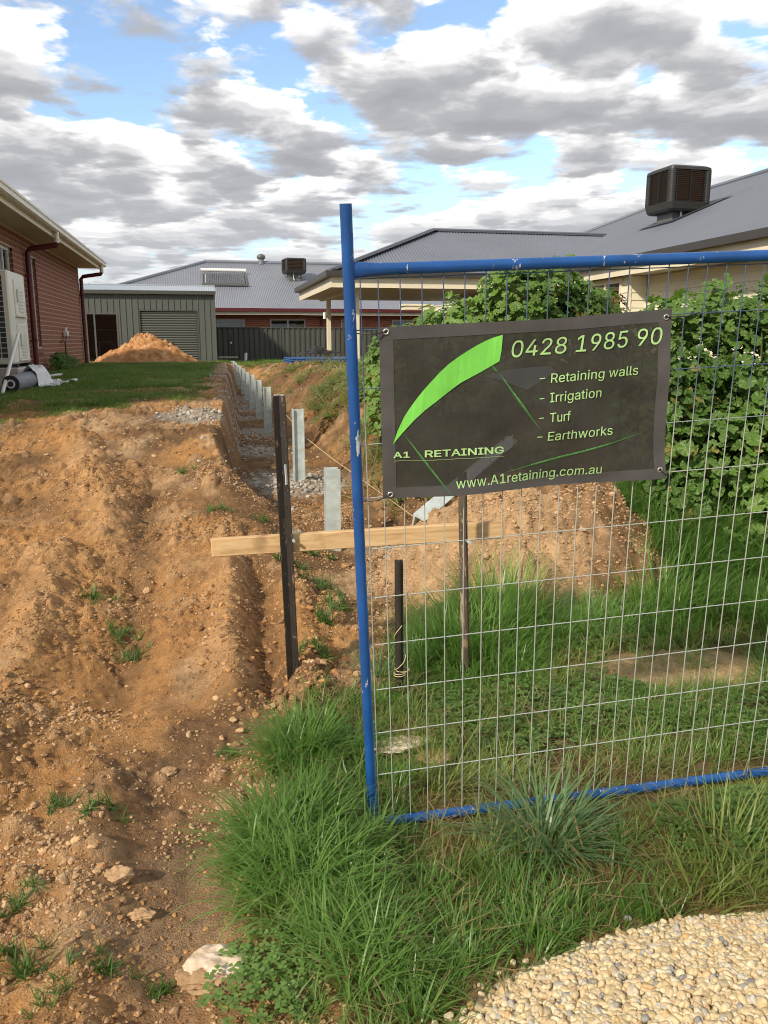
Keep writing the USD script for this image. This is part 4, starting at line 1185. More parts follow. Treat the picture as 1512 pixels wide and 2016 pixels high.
pk_y = 3.62
pk = Thing('star_picket', 'tall black star picket with white sticker, nearest picket, left of the blue fence', 'star picket', (0.335, pk_y, 0.02))
pk.part('shaft', star_picket((0.340, pk_y, -0.05), (0.298, pk_y - 0.05, 1.372), math.radians(-35)), rust)
st = np.array([0.338, pk_y - 0.045, 1.0])
pk.part('sticker', MB().beam((0.3265, pk_y - 0.052, 0.985), (0.3245, pk_y - 0.054, 1.075), 0.022, 0.003, up=(0.57, -0.82, 0)), M['white'])
nail = MB().tube([(0.346, pk_y - 0.015, 0.73), (0.348, pk_y - 0.06, 0.73)], 0.007, 8)
pk.part('bolt', nail, M['galv'])
p2 = Thing('star_picket', 'tall rusty star picket behind the wire mesh, bolted to the timber rail end', 'star picket', (1.14, 3.50, 0.0))
p2.part('shaft', star_picket((1.148, 3.50, -0.05), (1.09, 3.45, 1.03), math.radians(150), fin=0.022), rust2)
p2.part('bolt', MB().tube([(1.118, 3.44, 0.72), (1.118, 3.41, 0.72)], 0.008, 8), M['galv'])
p3 = Thing('star_picket', 'short dark star picket wound with yellow string behind the mesh', 'star picket', (0.80, 3.42, 0.0))
p3.part('shaft', star_picket((0.802, 3.42, -0.06), (0.795, 3.42, 0.655), math.radians(-95), holes=False, fin=0.020), rust)
M['string'] = mat('yellow_string', (0.62, 0.52, 0.28), 0.8, 0.1, 10)
tt = np.linspace(0, 1, 60)
p3.part('string_winding', MB().tube(np.stack([0.80 + 0.026 * np.cos(tt * 30) + 0.02 * np.exp(-((tt - 0.6) / 0.1) ** 2), 3.42 + 0.026 * np.sin(tt * 30), 0.11 + 0.05 * tt + 0.20 * np.clip(tt - 0.75, 0, 1) * 4 * tt], 1), 0.0016, 5), M['string'])

# timber rail across the pickets
pine = usdkit.material(stage, L_ + 'pine', {
    'tc': ('texture_coordinate', {}), 'mp': ('mapping', dict(scale=(1.2, 14.0, 14.0))), 'nz': ('noise_texture', dict(scale=3.0, detail=6.0, roughness=0.6, distortion=0.8)),
    'rp': ('rgb_ramp', dict(ramp=[(0.3, (0.38, 0.215, 0.095)), (0.5, (0.56, 0.37, 0.18)), (0.72, (0.66, 0.48, 0.26))])), 'n2': ('noise_texture', dict(scale=7.0, detail=3.0)),
    'mr': ('map_range', dict(from_min=0.62, from_max=0.75, to_min=0.0, to_max=0.55, clamp=True)), 'mx': ('mix_color', dict(b=(0.14, 0.075, 0.03))),
    'bp': ('bump', dict(strength=0.25, distance=0.004)), 'p': ('principled_bsdf', dict(roughness=0.75))},
    [('tc.object', 'mp.vector'), ('mp.vector', 'nz.vector'), ('nz.fac', 'rp.fac'), ('tc.object', 'n2.vector'), ('n2.fac', 'mr.value'), ('mr.result', 'mx.fac'), ('rp.color', 'mx.a'), ('mx.result', 'p.base_color'),
     ('nz.fac', 'bp.height'), ('bp.normal', 'p.normal')], surface='p.BSDF')
single('timber_rail', MB().beam((-0.012, 3.64, 0.700), (1.33, 3.575, 0.735), 0.038, 0.082, ch=0.004), pine, 'straw coloured timber rail fixed across the star pickets', 'timber', loc=(-0.012, 3.64, 0.70))

# builder's line running from the third post down to the ground
pts = [(0.87, 19.8, 0.80), (0.885, 9.9, 0.77), (0.90, 7.80, 0.70), (1.62, 5.6, 0.21)]
single('string_line', MB().tube(pts[:3] + [(1.05, 7.32, 0.585)] + pts[3:], 0.0022, 6), M['string'], 'pale yellow builders string running along the posts down to the ground', 'string')

# ------------------------------------------------------------------ odds and ends far back
stp = Thing('spare_fence_panels', 'blue framed fence panels stacked flat on the grass near the patio', 'fence panels', (2.75, 22.3, 1.0))
blue2 = chipped('blue_paint_far', (0.012, 0.075, 0.26), (0.4, 0.42, 0.42))
for k in range(3):
    z = 1.06 + k * 0.045
    fr = MB()
    a, b = (2.1 + 0.03 * k, 21.4 + 0.08 * k), (4.3 + 0.02 * k, 23.4 + 0.05 * k)
    for p, q in (((a[0], a[1]), (b[0], a[1])), ((a[0], b[1]), (b[0], b[1])), ((a[0], a[1]), (a[0], b[1])), ((b[0], a[1]), (b[0], b[1]))):
        fr.tube([(*p, z), (*q, z)], 0.022, 8)
    pn = stp.part('frame', fr, blue2)
    ms = MB()
    for i in range(24):
        x = a[0] + (b[0] - a[0]) * (i + 1) / 25
        ms.beam((x, a[1], z), (x, b[1], z), 0.005, 0.005)
    stp.part('mesh_wires', ms, M['galv'], under=pn, kind='stuff')
tg = MB()
tg.add(*lump_mound(2.95, 22.2, 0.5, 0.35, 0.0, 91, 16, 16))
tv, tf = tg.mesh()
tv[:, 2] = 1.29 + 0.22 * np.clip(1 - np.hypot((tv[:, 0] - 2.95) / 0.5, (tv[:, 1] - 22.2) / 0.35), 0, 1) + 0.15 * n2(tv[:, 0], tv[:, 1], 0.15, 92)
single('black_tarpaulin', (tv, tf), M['black'], 'crumpled black plastic lying on the stacked blue panels', 'tarpaulin')
single('drain_pipe', MB().tube([(1.44, 31.6, 0.8), (1.46, 31.6, 1.18)], 0.055, 14), M['pvc'], 'short white pipe standing at the foot of the dark fence', 'pipe', smooth=40)
gt = Thing('garden_stake', 'thin dark stake with a low timber bar beside the shed corner', 'stake', (0.88, 31.0, 0.85))
gt.part('stake', MB().box((0.90, 30.98, 0.8), (0.94, 31.02, 1.85)), M['black'])
gt.part('bar', MB().box((0.45, 30.95, 1.00), (1.15, 31.05, 1.07)), M['slab'])
gt.part('tag', MB().box((0.89, 30.96, 1.52), (0.95, 30.975, 1.58)), M['white'])

# ------------------------------------------------------------------ blue temporary fence panel, leaning a little towards the road
FO = np.array([0.587, 2.557, -0.409])
FU = np.array([0.9983, -0.0251, 0.0513]); FU /= np.linalg.norm(FU)
FV = np.array([-0.054, -0.125, 0.991]); FV -= FU * (FV @ FU); FV /= np.linalg.norm(FV)
FN = np.cross(FU, FV)                    # towards the road


def fp(u, v, o=0.0):
    return FO + FU * u + FV * v + FN * o


blue = chipped('blue_paint', (0.010, 0.072, 0.255), (0.52, 0.55, 0.53), 0.625, 0.66)
wire = usdkit.material(stage, L_ + 'galvanised_wire', {       # zinc wire, turning dark blue up by the top rail
    'tc': ('texture_coordinate', {}), 'sx': ('separate_xyz', {}), 'nz': ('noise_texture', dict(scale=5.0, detail=3.0)),
    'ad': ('math', dict(math_type='multiply_add', value2=0.25)), 'mr': ('map_range', dict(from_min=1.42, from_max=1.62, to_min=0.0, to_max=0.9, clamp=True)),
    'mx': ('mix_color', dict(a=(0.42, 0.45, 0.41), b=(0.035, 0.085, 0.19))), 'p': ('principled_bsdf', dict(roughness=0.45, metallic=0.2))},
    [('tc.object', 'sx.vector'), ('tc.object', 'nz.vector'), ('nz.fac', 'ad.value1'), ('sx.z', 'ad.value3'), ('ad.value', 'mr.value'), ('mr.result', 'mx.fac'), ('mx.result', 'p.base_color')], surface='p.BSDF')
fpn = Thing('temporary_fence_panel', 'blue steel framed wire mesh fence panel standing in the grass', 'fence panel', (0, 0, 0))
UP, UR, VT, VB = -0.0785, 2.24, 2.222, 0.392
R_ = 0.0165
fpn.part('post', MB().tube([fp(UP + 0.008, VB - 0.012), fp(UP, 1.3), fp(UP - 0.002, 2.391)], R_, 20), blue, smooth=40)
fpn.part('post', MB().tube([fp(UR, VB - 0.045), fp(UR, 2.391)], R_, 20), blue, smooth=40)


def rail(v0, v1, flat):
    a, b = fp(UP + 0.006, v0), fp(UR, v1)
    ts = [0, 0.012, 0.03, 0.05, 0.5, 0.97, 1]
    m = MB().tube([a + (b - a) * t for t in ts], R_, 20)
    v, f = m.mesh()
    if flat:
        d = (v - a) @ ((b - a) / np.linalg.norm(b - a))
        k = 1 + 0.32 * np.exp(-(d / 0.055) ** 2)
        c = a + np.outer(d, (b - a) / np.linalg.norm(b - a))
        r = v - c
        v = c + np.outer(r @ FV * k, FV) + np.outer(r @ FN / k ** 2.2, FN)
    return v, f


fpn.part('top_rail', rail(VT, VT - 0.006, True), blue, smooth=40)
fpn.part('bottom_rail', rail(VB, VB - 0.062, False), blue, smooth=40)
for i in range(-1, 37):
    u = i * 0.0615 + (0.012 if i == -1 else 0)
    if u < UR - 0.03:
        o = 0.0022
        fpn.part('vertical_wire', MB().tube([fp(u, VT - 0.012, o), fp(u + random.uniform(-.001, .001), 1.3, o), fp(u, VB - 0.028 * max(0, u) + 0.010, o)], 0.0017, 6), wire, smooth=60)
for j in range(11):
    v = 2.0607 - 0.164 * j + (0.118 if j == 10 else 0) if j < 10 else 2.198
    fpn.part('horizontal_wire', MB().tube([fp(UP + 0.01, v, -0.002), fp(1.0, v + random.uniform(-.003, .003) - 0.002, -0.002), fp(UR, v - 0.004, -0.002)], 0.0017, 6), wire, smooth=60)

# ------------------------------------------------------------------ banner tied to the mesh
def meshcloth(name, a, b, clear, fine=900.0):
    """woven shade cloth: lets a little of what lies behind show through"""
    return usdkit.material(stage, L_ + name, {
        'tc': ('texture_coordinate', {}), 'nz': ('noise_texture', dict(scale=7.0, detail=6.0, roughness=0.65)), 'rp': ('rgb_ramp', dict(ramp=[(0.3, a), (0.7, b)])),
        'n2': ('noise_texture', dict(scale=fine * 0.3, detail=2.0)), 'bp': ('bump', dict(strength=0.3, distance=0.002)),
        'd': ('principled_bsdf', dict(roughness=0.75, specular_ior_level=0.35)), 't': ('transparent_bsdf', {}), 'm': ('mix_closure', dict(fac=clear))},
        [('tc.object', 'nz.vector'), ('nz.fac', 'rp.fac'), ('rp.color', 'd.base_color'), ('tc.object', 'n2.vector'), ('n2.fac', 'bp.height'), ('bp.normal', 'd.normal'), ('d.BSDF', 'm.closure1'), ('t.BSDF', 'm.closure2')], surface='m.closure')


BTL, BTR, BBR, BBL = (-0.0060, 2.0705), (0.8717, 2.0795), (0.8970, 1.5580), (-0.0066, 1.5700)


def banner_off(u, v):
    u, v = np.asarray(u, float), np.asarray(v, float)
    w = 0.022 + 0.006 * np.sin(u * 5.2 + 0.6) + 0.004 * np.sin(u * 13 + v * 7) + 0.0030 * np.sin((u * 0.6 + v) * 19) + 0.022 * n2(u * 1.0, v * 1.0, 0.22, 95, 3) + 0.010 * np.abs(n2(u + 0.7 * v, v - 0.4 * u, 0.12, 96, 2))
    return w + 0.010 * np.exp(-((v - 1.56) / 0.05) ** 2) * np.sin(u * 8)


def on_banner(u, v, up=0.0):
    u, v = np.asarray(u, float), np.asarray(v, float)
    vs = v - 0.006 * np.sin(np.clip(u / 0.87, 0, 1) * math.pi) * np.clip((v - 1.9) / 0.17, 0, 1)
    o = banner_off(u, v) + up
    return FO + u[..., None] * FU + vs[..., None] * FV + o[..., None] * FN


def patch(fu, fv, nu, nv, up):
    s, t = np.meshgrid(np.linspace(0, 1, nu), np.linspace(0, 1, nv))
    v = on_banner(fu(s, t), fv(s, t), up).reshape(-1, 3)
    i = np.arange(nu * nv).reshape(nv, nu)
    q = np.stack([i[:-1, :-1], i[:-1, 1:], i[1:, 1:], i[1:, :-1]], -1).reshape(-1, 4)
    v, f, _ = meshkit.arrays((v, q))
    return v, f


def bil(s, t, k):
    return (BBL[k] * (1 - s) + BBR[k] * s) * (1 - t) + (BTL[k] * (1 - s) + BTR[k] * s) * t


bn = Thing('banner', 'dark mesh banner with green swoosh and lettering tied to the blue fence', 'banner', (0, 0, 0))
cloth = meshcloth('banner_cloth', (0.028, 0.026, 0.022), (0.046, 0.043, 0.036), 0.07)
hem = meshcloth('banner_hem', (0.066, 0.064, 0.064), (0.098, 0.094, 0.094), 0.05)
bn.part('cloth', patch(lambda s, t: bil(s, t, 0), lambda s, t: bil(s, t, 1), 90, 56, 0.0), cloth, smooth=True)
hs_, ht_ = 0.044, 0.070
for (s0, s1, t0, t1) in ((0, 1, 1 - ht_, 1), (0, 1, 0, ht_ * 0.95), (0, hs_, ht_ * 0.95, 1 - ht_), (1 - hs_, 1, ht_ * 0.95, 1 - ht_)):
    bn.part('hem', patch(lambda s, t: bil(s0 + (s1 - s0) * s, t0 + (t1 - t0) * t, 0), lambda s, t: bil(s0 + (s1 - s0) * s, t0 + (t1 - t0) * t, 1), 80 if s1 - s0 > 0.5 else 8, 8 if s1 - s0 > 0.5 else 50, 0.0012), hem, smooth=True)
green = mat('banner_green', (0.185, 0.62, 0.085), 0.6, 0.06, 20)
green2 = mat('banner_pale_green', (0.22, 0.55, 0.13), 0.6, 0.12, 40)
green3 = mat('banner_mint', (0.40, 0.66, 0.27), 0.6, 0.08, 20)


def flat_poly(pts, m, name, up=0.0022, cell=0.012, label=None):
    """flat print in banner coordinates, cut fine enough to follow the cloth"""
    from shapely.geometry import Polygon, box as sbox
    P_ = Polygon(pts).buffer(0)
    out = MB()
    x0, y0, x1, y1 = P_.bounds
    n = int(math.ceil((x1 - x0) / cell))
    for i in range(n):
        c = P_.intersection(sbox(x0 + i * cell, y0 - 1, x0 + (i + 1) * cell, y1 + 1))
        for g in getattr(c, 'geoms', [c]):
            if g.is_empty or g.geom_type != 'Polygon':
                continue
            v, f = trimesh.creation.triangulate_polygon(g, engine='earcut')
            v = np.asarray(v)
            a = v[f]
            w = np.cross(a[:, 1] - a[:, 0], a[:, 2] - a[:, 0])
            f = np.where((w < 0)[:, None], f[:, ::-1], f)
            out.add(on_banner(v[:, 0], v[:, 1], up), f)
    bn.part(name, out, m, label=label)


sw = [(0.0255, 1.7358), (0.0400, 1.7760), (0.0585, 1.8127), (0.0755, 1.8365), (0.0927, 1.8578), (0.1172, 1.8875), (0.1427, 1.9140), (0.1663, 1.9380), (0.1906, 1.9590), (0.2190, 1.9780), (0.2478, 1.9941), (0.2745, 2.0080), (0.3019, 2.0202),
      (0.3270, 2.0287), (0.3530, 2.0355), (0.3501, 1.9902), (0.3442, 1.9587), (0.2934, 1.9330), (0.2290, 1.9031), (0.1743, 1.8667), (0.1227, 1.8306), (0.0870, 1.8019), (0.0544, 1.7691)]
flat_poly(sw, green, 'swoosh')


def streak(a, b, w0, wm, name='streak', m=None, soft=True):
    """thin green light streak printed on the cloth, tapering to both ends"""
    a, b = np.array(a), np.array(b)
    d = (b - a) / np.linalg.norm(b - a)
    s = np.array([-d[1], d[0]])
    L = np.linalg.norm(b - a)
    up_, dn_ = [], []
    for t in np.linspace(0, 1, 24):
        w = wm * math.sin(math.pi * min(max(t, 0.02), 0.98)) ** 0.8
        up_.append(tuple(a + d * L * t + s * w0)); dn_.append(tuple(a + d * L * t - s * w))
    flat_poly(up_ + dn_[::-1], m or stk, name)


def stmat(name, g):
    return usdkit.material(stage, L_ + name, {'tc': ('texture_coordinate', {}), 'nz': ('noise_texture', dict(scale=6.0)), 'p': ('principled_bsdf', dict(base_color=g, roughness=0.6)),
                                              't': ('transparent_bsdf', {}), 'm': ('mix_closure', dict(fac=0.35))}, [('p.BSDF', 'm.closure1'), ('t.BSDF', 'm.closure2')], surface='m.closure')


stk = stmat('streak_dark_green', (0.05, 0.22, 0.05))
stk2 = stmat('streak_bright_green', (0.24, 0.55, 0.16))
streak((0.3223, 1.9500), (0.3406, 1.9277), 0.0, 0.006)
streak((0.3456, 1.9206), (0.4739, 1.7486), 0.0006, 0.0055)
streak((0.3460, 1.9200), (0.430, 1.8075), 0.0008, 0.0012, m=stk2)
streak((0.0575, 1.7656), (0.2032, 1.5631), 0.0006, 0.0048)
streak((0.075, 1.7413), (0.178, 1.598), 0.0008, 0.0012, m=stk2)
streak((0.3700, 1.6230), (0.8064, 1.7078), 0.0006, 0.0050)
streak((0.4500, 1.6388), (0.700, 1.6868), 0.0010, 0.0014, m=stk2)
flat_poly([(0.0268, 1.6856), (0.3641, 1.6730), (0.3641, 1.6737), (0.0268, 1.6864)], green3, 'underline', cell=0.03)
gp = stmat('grey_panel_print', (0.10, 0.10, 0.105))
flat_poly([(0.247, 1.598), (0.318, 1.655), (0.318, 1.690), (0.247, 1.640)], gp, 'printed_block', up=0.0015)
flat_poly([(0.322, 1.658), (0.390, 1.698), (0.390, 1.738), (0.322, 1.694)], gp, 'printed_block', up=0.0015)
flat_poly([(0.295, 1.918), (0.345, 1.902), (0.43, 1.868), (0.52, 1.915), (0.50, 1.935), (0.37, 1.932)], stmat('grey_shape_print', (0.060, 0.060, 0.060)), 'printed_block', up=0.0014)


def lettering(text, bl, br, tl, m, name, bold=False, slant=0.0, up=0.0028):
    """text whose base line runs from bl to br and whose capitals reach up to tl"""
    t = meshkit.text_mesh(text, 1.0, 0.01, bold)
    v, f = np.array(t.vertices), np.array(t.faces)
    top = v[f][:, :, 2].min(1) > 0.009                        # the face only: flat print
    f = f[top]
    x0, x1 = v[:, 0].min(), v[:, 0].max()
    bl, br, tl = np.array(bl), np.array(br), np.array(tl)
    ex, ey = (br - bl), (tl - bl)
    hgt = np.linalg.norm(ey)
    d = ex / np.linalg.norm(ex)
    ey = hgt * np.array([-d[1] * 0.3, 1.0]) + np.array([slant * hgt, 0])
    p = bl + np.outer((v[:, 0] - x0) / (x1 - x0), ex) + np.outer(v[:, 1], ey)
    cx = v[f][:, :, 0]
    o = np.argsort(cx.min(1))
    cut, reach, group_ = [0], cx[o[0]].max(), []
    for k, i in enumerate(o):                                  # one mesh for each word
        if cx[i].min() - reach > 0.22:
            cut.append(k)
        reach = max(reach, cx[i].max())
    for a, b in zip(cut, cut[1:] + [len(o)]):
        fw = f[o[a:b]]
        used, inv = np.unique(fw, return_inverse=True)
        bn.part(name, (on_banner(p[used][:, 0], p[used][:, 1], up), inv.reshape(fw.shape)), m)


lettering('0428 1985 90', (0.3789, 1.9672), (0.8449, 1.9800), (0.3789, 2.0160), green3, 'phone_number', slant=0.10)
for txt, bl, br, dl, dr in (('Retaining walls', (0.5027, 1.8845), (0.7774, 1.8925), (0.4686, 1.8984), (0.4853, 1.8990)), ('Irrigation', (0.5000, 1.8275), (0.6638, 1.8325), (0.4686, 1.8400), (0.4830, 1.8404)),
                            ('Turf', (0.5000, 1.7684), (0.5657, 1.7700), (0.4682, 1.7815), (0.4826, 1.7820)), ('Earthworks', (0.4985, 1.7106), (0.7076, 1.7140), (0.4655, 1.7238), (0.4810, 1.7243))):
    lettering(txt, bl, br, (bl[0], bl[1] + 0.0275), green3, 'service_line', slant=0.04)
    flat_poly([(dl[0], dl[1] - 0.0013), (dr[0], dr[1] - 0.0013), (dr[0], dr[1] + 0.0013), (dl[0], dl[1] + 0.0013)], green3, 'dash')
lettering('A1', (0.0255, 1.6957), (0.0735, 1.6940), (0.0255, 1.7130), green3, 'company_name', bold=True)
lettering('RETAINING', (0.1179, 1.6925), (0.3622, 1.6830), (0.1179, 1.7122), green3, 'company_name', bold=True)
lettering('www.A1retaining.com.au', (0.2116, 1.5895), (0.6808, 1.5925), (0.2116, 1.6185), green3, 'web_address')

chrome = mat('eyelet_metal', (0.75, 0.74, 0.70), 0.25, 0.05, 20, metal=0.9)
for (u, v), (du, dv) in (((0.0130, 2.0580), (-0.085, -0.004)), ((0.8560, 2.0566), (0.115, 0.006)), ((0.8758, 1.5882), (0.035, -0.026)), ((0.0156, 1.5826), (-0.088, -0.020))):
    ring = trimesh.creation.torus(0.0066, 0.0026, 20, 8)
    rv_ = np.array(ring.vertices)
    c0 = on_banner(u, v, 0.002)
    ep = bn.part('eyelet', (c0 + rv_[:, :1] * FU + rv_[:, 1:2] * FV + rv_[:, 2:] * FN, np.array(ring.faces)), chrome, smooth=True)
    hole = trimesh.creation.cylinder(0.0048, 0.001, sections=16)
    hv_ = np.array(hole.vertices)
    bn.part('hole', (c0 + hv_[:, :1] * FU + hv_[:, 1:2] * FV + hv_[:, 2:] * FN, np.array(hole.faces)), M['black'], under=ep)
    bn.part('cable_tie', MB().tube([c0 + FN * 0.002, c0 + FU * du * 0.5 + FV * dv * 0.5 + FN * 0.012 - FV * 0.002, fp(u + du, v + dv, 0.004), fp(u + du, v + dv, -0.006)], 0.0019, 6), M['black'])

# ------------------------------------------------------------------ clods of clay and stones
def clod(seed, sub=2, squash=0.75, rough=0.50):
    s = trimesh.creation.icosphere(subdivisions=sub)
    v = np.array(s.vertices)
    p = v * 1.3 + seed * 17.1
    d = 1 + rough * 2.2 * (meshkit.fbm(p, 3, seed) - 0.5) + 0.55 * (meshkit.fbm(p * 2.6, 3, seed + 5) - 0.5)
    v = v * d[:, None] * [1, 0.85, squash]
    return v, np.array(s.faces)


def chunk(seed):
    """sharp edged clod: a broken lump with flat faces and worn corners"""
    q = np.random.default_rng(seed)
    a = q.normal(0, 1, (26, 3)); a /= np.linalg.norm(a, axis=1, keepdims=True)
    a *= q.uniform(0.75, 1.1, (26, 1)) * [1.1, 0.85, 0.75]
    h = trimesh.convex.convex_hull(a)
    v, f = trimesh.remesh.subdivide(np.array(h.vertices), np.array(h.faces))
    v = v * (1 + 0.35 * (meshkit.fbm(v * 2.2 + seed, 3, seed) - 0.5))[:, None]
    return v, f


def scatter(n, fn, x0, x1, y0, y1, seed, bias=1.0):
    r = np.random.default_rng(seed)
    X = r.uniform(x0, x1, n)
    Y = y0 + (y1 - y0) * r.uniform(0, 1, n) ** bias
    keep = r.uniform(0, 1, n) < fn(X, Y)
    return X[keep], Y[keep], r


def dirtness(X, Y):
    lawn, g, bank = masks(X, Y)
    _, wet = clay_detail(X, Y, np.ones_like(X))
    return np.clip(1 - lawn - g, 0, 1) * (1 - 0.85 * wet) * (heap_r(X, Y) > 1.03) * (1 - 0.8 * bank)


clay_p = soilmat('pale_clay_clod', (0.34, 0.205, 0.100), (0.42, 0.275, 0.150), (0.50, 0.36, 0.22), 2.0, 5.0, 0.0025)
clay_b = soilmat('brown_clay_clod', (0.20, 0.112, 0.052), (0.28, 0.165, 0.080), (0.36, 0.225, 0.115), 2.0, 5.0, 0.0025)
clay_l = soilmat('tan_clay_lump', (0.26, 0.155, 0.078), (0.36, 0.235, 0.128), (0.44, 0.31, 0.185), 12.0, 70.0, 0.006)
clay_o2 = soilmat('orange_clay_clod', (0.30, 0.150, 0.055), (0.40, 0.215, 0.085), (0.46, 0.28, 0.13), 2.0, 5.0, 0.0025)


def clump(X, Y):
    return sstep(n2(X, Y, 0.32, 61, 3), -0.10, 0.14)


px_, py_, ps_ = [], [], []
for (n, x0, x1, y0, y1, s0, s1, sd, bias) in ((110000, -1.7, 1.5, 1.3, 6.8, 0.0030, 0.0095, 201, 1.15), (5200, -2.2, 1.6, 1.3, 8.5, 0.008, 0.017, 202, 1.0), (90, -2.2, 1.6, 1.6, 9.0, 0.016, 0.030, 203, 1.0),
                                              (3000, -3.0, 2.2, 6, 18, 0.008, 0.026, 204, 1.3)):
    X, Y, r = scatter(n, lambda X, Y: dirtness(X, Y) * (0.12 + 0.88 * clump(X, Y)), x0, x1, y0, y1, sd, bias)
    px_.append(X); py_.append(Y); ps_.append(s0 + (s1 - s0) * r.uniform(0, 1, len(X)) ** 2.5)
for (n, s0, s1, sd) in ((22000, 0.004, 0.012, 211), (1500, 0.009, 0.020, 212), (70, 0.02, 0.035, 213)):     # spoil mound
    X, Y, r = scatter(n, lambda X, Y: (mound_r(X, Y) < 1.04) * (0.25 + 0.75 * clump(X, Y)), 0.8, 3.4, 3.9, 6.2, sd)
    px_.append(X); py_.append(Y); ps_.append(s0 + (s1 - s0) * r.uniform(0, 1, len(X)) ** 2)
for (cx, cy, rr_, n, sd) in ((0.36, 3.58, 0.13, 160, 221), (0.20, 3.35, 0.14, 90, 222), (0.05, 4.0, 0.12, 90, 223), (-0.5, 2.4, 0.10, 40, 224), (-0.36, 2.15, 0.07, 22, 225), (0.58, 5.72, 0.12, 60, 226), (-1.0, 3.6, 0.16, 160, 227), (-0.95, 3.1, 0.14, 90, 228), (0.42, 4.5, 0.14, 120, 229), (1.30, 5.5, 0.12, 50, 230)):
    r = np.random.default_rng(sd)
    px_.append(cx + r.normal(0, rr_, n)); py_.append(cy + r.normal(0, rr_ * 1.5, n)); ps_.append(0.006 + 0.017 * r.uniform(0, 1, n) ** 2.5)
r = np.random.default_rng(235)
aa, rr0 = r.uniform(0, 6.28, 420), r.uniform(0.85, 1.35, 420)
px_.append(-1.62 + 1.5 * rr0 * np.cos(aa)); py_.append(25.2 + 1.2 * rr0 * np.sin(aa)); ps_.append(0.02 + 0.06 * r.uniform(0, 1, 420) ** 2)
X, Y, S = map(np.concatenate, (px_, py_, ps_))
r = np.random.default_rng(240)
n = len(X)
protos = []
for k in range(4):
    protos.append(('pale_clod_%03d' % k if k else 'pale_clod', chunk(300 + k), clay_p, False))
for k in range(3):
    protos.append(('brown_clod_%03d' % k if k else 'brown_clod', chunk(320 + k), clay_b, False))
for k in range(3):
    protos.append(('orange_clod_%03d' % k if k else 'orange_clod', chunk(340 + k), clay_o2, False))
tonek = n2(X, Y, 0.45, 52, 3) + r.normal(0, 0.07, n)
tonek = tonek + 0.5 * (mound_r(X, Y) < 1.05)
ix = np.where(tonek > 0.0, r.integers(0, 4, n), np.where(r.uniform(0, 1, n) < 0.55, r.integers(4, 7, n), r.integers(7, 10, n)))
instancer('/World/clay_clods', protos, np.stack([X, Y, gz(X, Y) + S * 0.25], 1), r.uniform(0, 6.28, n), np.stack([S * r.uniform(0.8, 1.3, n), S, S * r.uniform(0.7, 1.1, n)], 1), ix, (r.uniform(0, 6.28, n), r.normal(0, 0.35, n)),
          label='loose clods of broken clay strewn over the track, trench and spoil mound', cat='clay clods')

# grey crumbly concrete spoil round the post footings
gclod = soilmat('grey_spoil', (0.24, 0.22, 0.19), (0.36, 0.33, 0.28), (0.46, 0.43, 0.37), 3.0, 5.0, 0.0025)
gx, gy, gs = [], [], []
for cx, cy, rr_, n_ in ((0.83, 7.8, 0.26, 260), (0.55, 7.6, 0.3, 200), (0.6, 9.9, 0.3, 200), (0.45, 11.0, 0.25, 160), (0.35, 13.9, 0.3, 160), (0.5, 16, 0.4, 160), (-0.15, 8.9, 0.22, 160), (0.68, 5.72, 0.07, 40), (1.28, 5.5, 0.09, 50), (0.6, 18.5, 0.4, 120)):
    r = np.random.default_rng(int(cx * 100 + cy * 10))
    gx.append(cx + r.normal(0, rr_ * 0.8, n_)); gy.append(cy + r.normal(0, rr_, n_)); gs.append(0.006 + 0.022 * r.uniform(0, 1, n_) ** 2)
X, Y, S = map(np.concatenate, (gx, gy, gs)); n = len(X)
r = np.random.default_rng(251)
instancer('/World/concrete_spoil', [('grey_lump', clod(401), gclod, True), ('grey_lump_001', clod(402), gclod, True), ('grey_lump_002', clod(403, 2, 0.6, 0.5), gclod, True)], np.stack([X, Y, gz(X, Y) + S * 0.3], 1), r.uniform(0, 6.28, n), S, r.integers(0, 3, n), (r.uniform(0, 6.28, n), r.normal(0, 0.4, n)),
          label='grey crumbs of concrete spoil round the post footings in the trench', cat='concrete spoil')


def rock(x, y, s, seed, m, label, cat, z=0.25, name='stone'):
    v, f = clod(seed, 4, 0.62, 0.5)
    v = v + 0.06 * (meshkit.fbm(v * 7, 3, seed)[:, None] - 0.5) * v
    single(name, (v * s + [x, y, g0(x, y) + z * min(np.atleast_1d(s))], f), m, label, cat, smooth=True, loc=(x, y, g0(x, y)))


whiteclay = soilmat('white_clay', (0.42, 0.31, 0.20), (0.56, 0.46, 0.36), (0.66, 0.58, 0.48), 9.0, 60.0, 0.006)
rock(-0.02, 1.955, np.array([0.085, 0.070, 0.075]), 501, whiteclay, 'pale pinkish lump of clay at the grass edge near the bottom of the photo', 'clay lump', 0.12, 'clay_lump')
rock(-0.07, 1.93, np.array([0.07, 0.06, 0.045]), 502, clay_l, 'flat tan clay slab leaning against the pale pinkish lump', 'clay lump', 0.2, 'clay_lump')
rock(-0.33, 2.36, np.array([0.045, 0.035, 0.045]), 503, clay_l, 'tan knobbly clay lump in the middle of the near track', 'clay lump', 0.3, 'clay_lump')
rock(-0.26, 2.22, np.array([0.04, 0.025, 0.03]), 504, clay_l, 'pale jagged clay lump with weeds beside it on the near track', 'clay lump', 0.3, 'clay_lump')
rock(-0.21, 2.98, np.array([0.030, 0.03, 0.022]), 505, clay_l, 'round pale clod alone on the smooth track', 'clay lump', 0.4, 'clay_lump')
rock(0.05, 2.28, np.array([0.034, 0.03, 0.025]), 506, clay_l, 'tan clod close to the tussock edge on the wet mud', 'clay lump', 0.3, 'clay_lump')
rock(0.70, 2.99, np.array([0.12, 0.075, 0.022]), 507, whiteclay, 'flat pale broken slab in the grass just inside the fence', 'slab piece', 0.6, 'broken_slab')
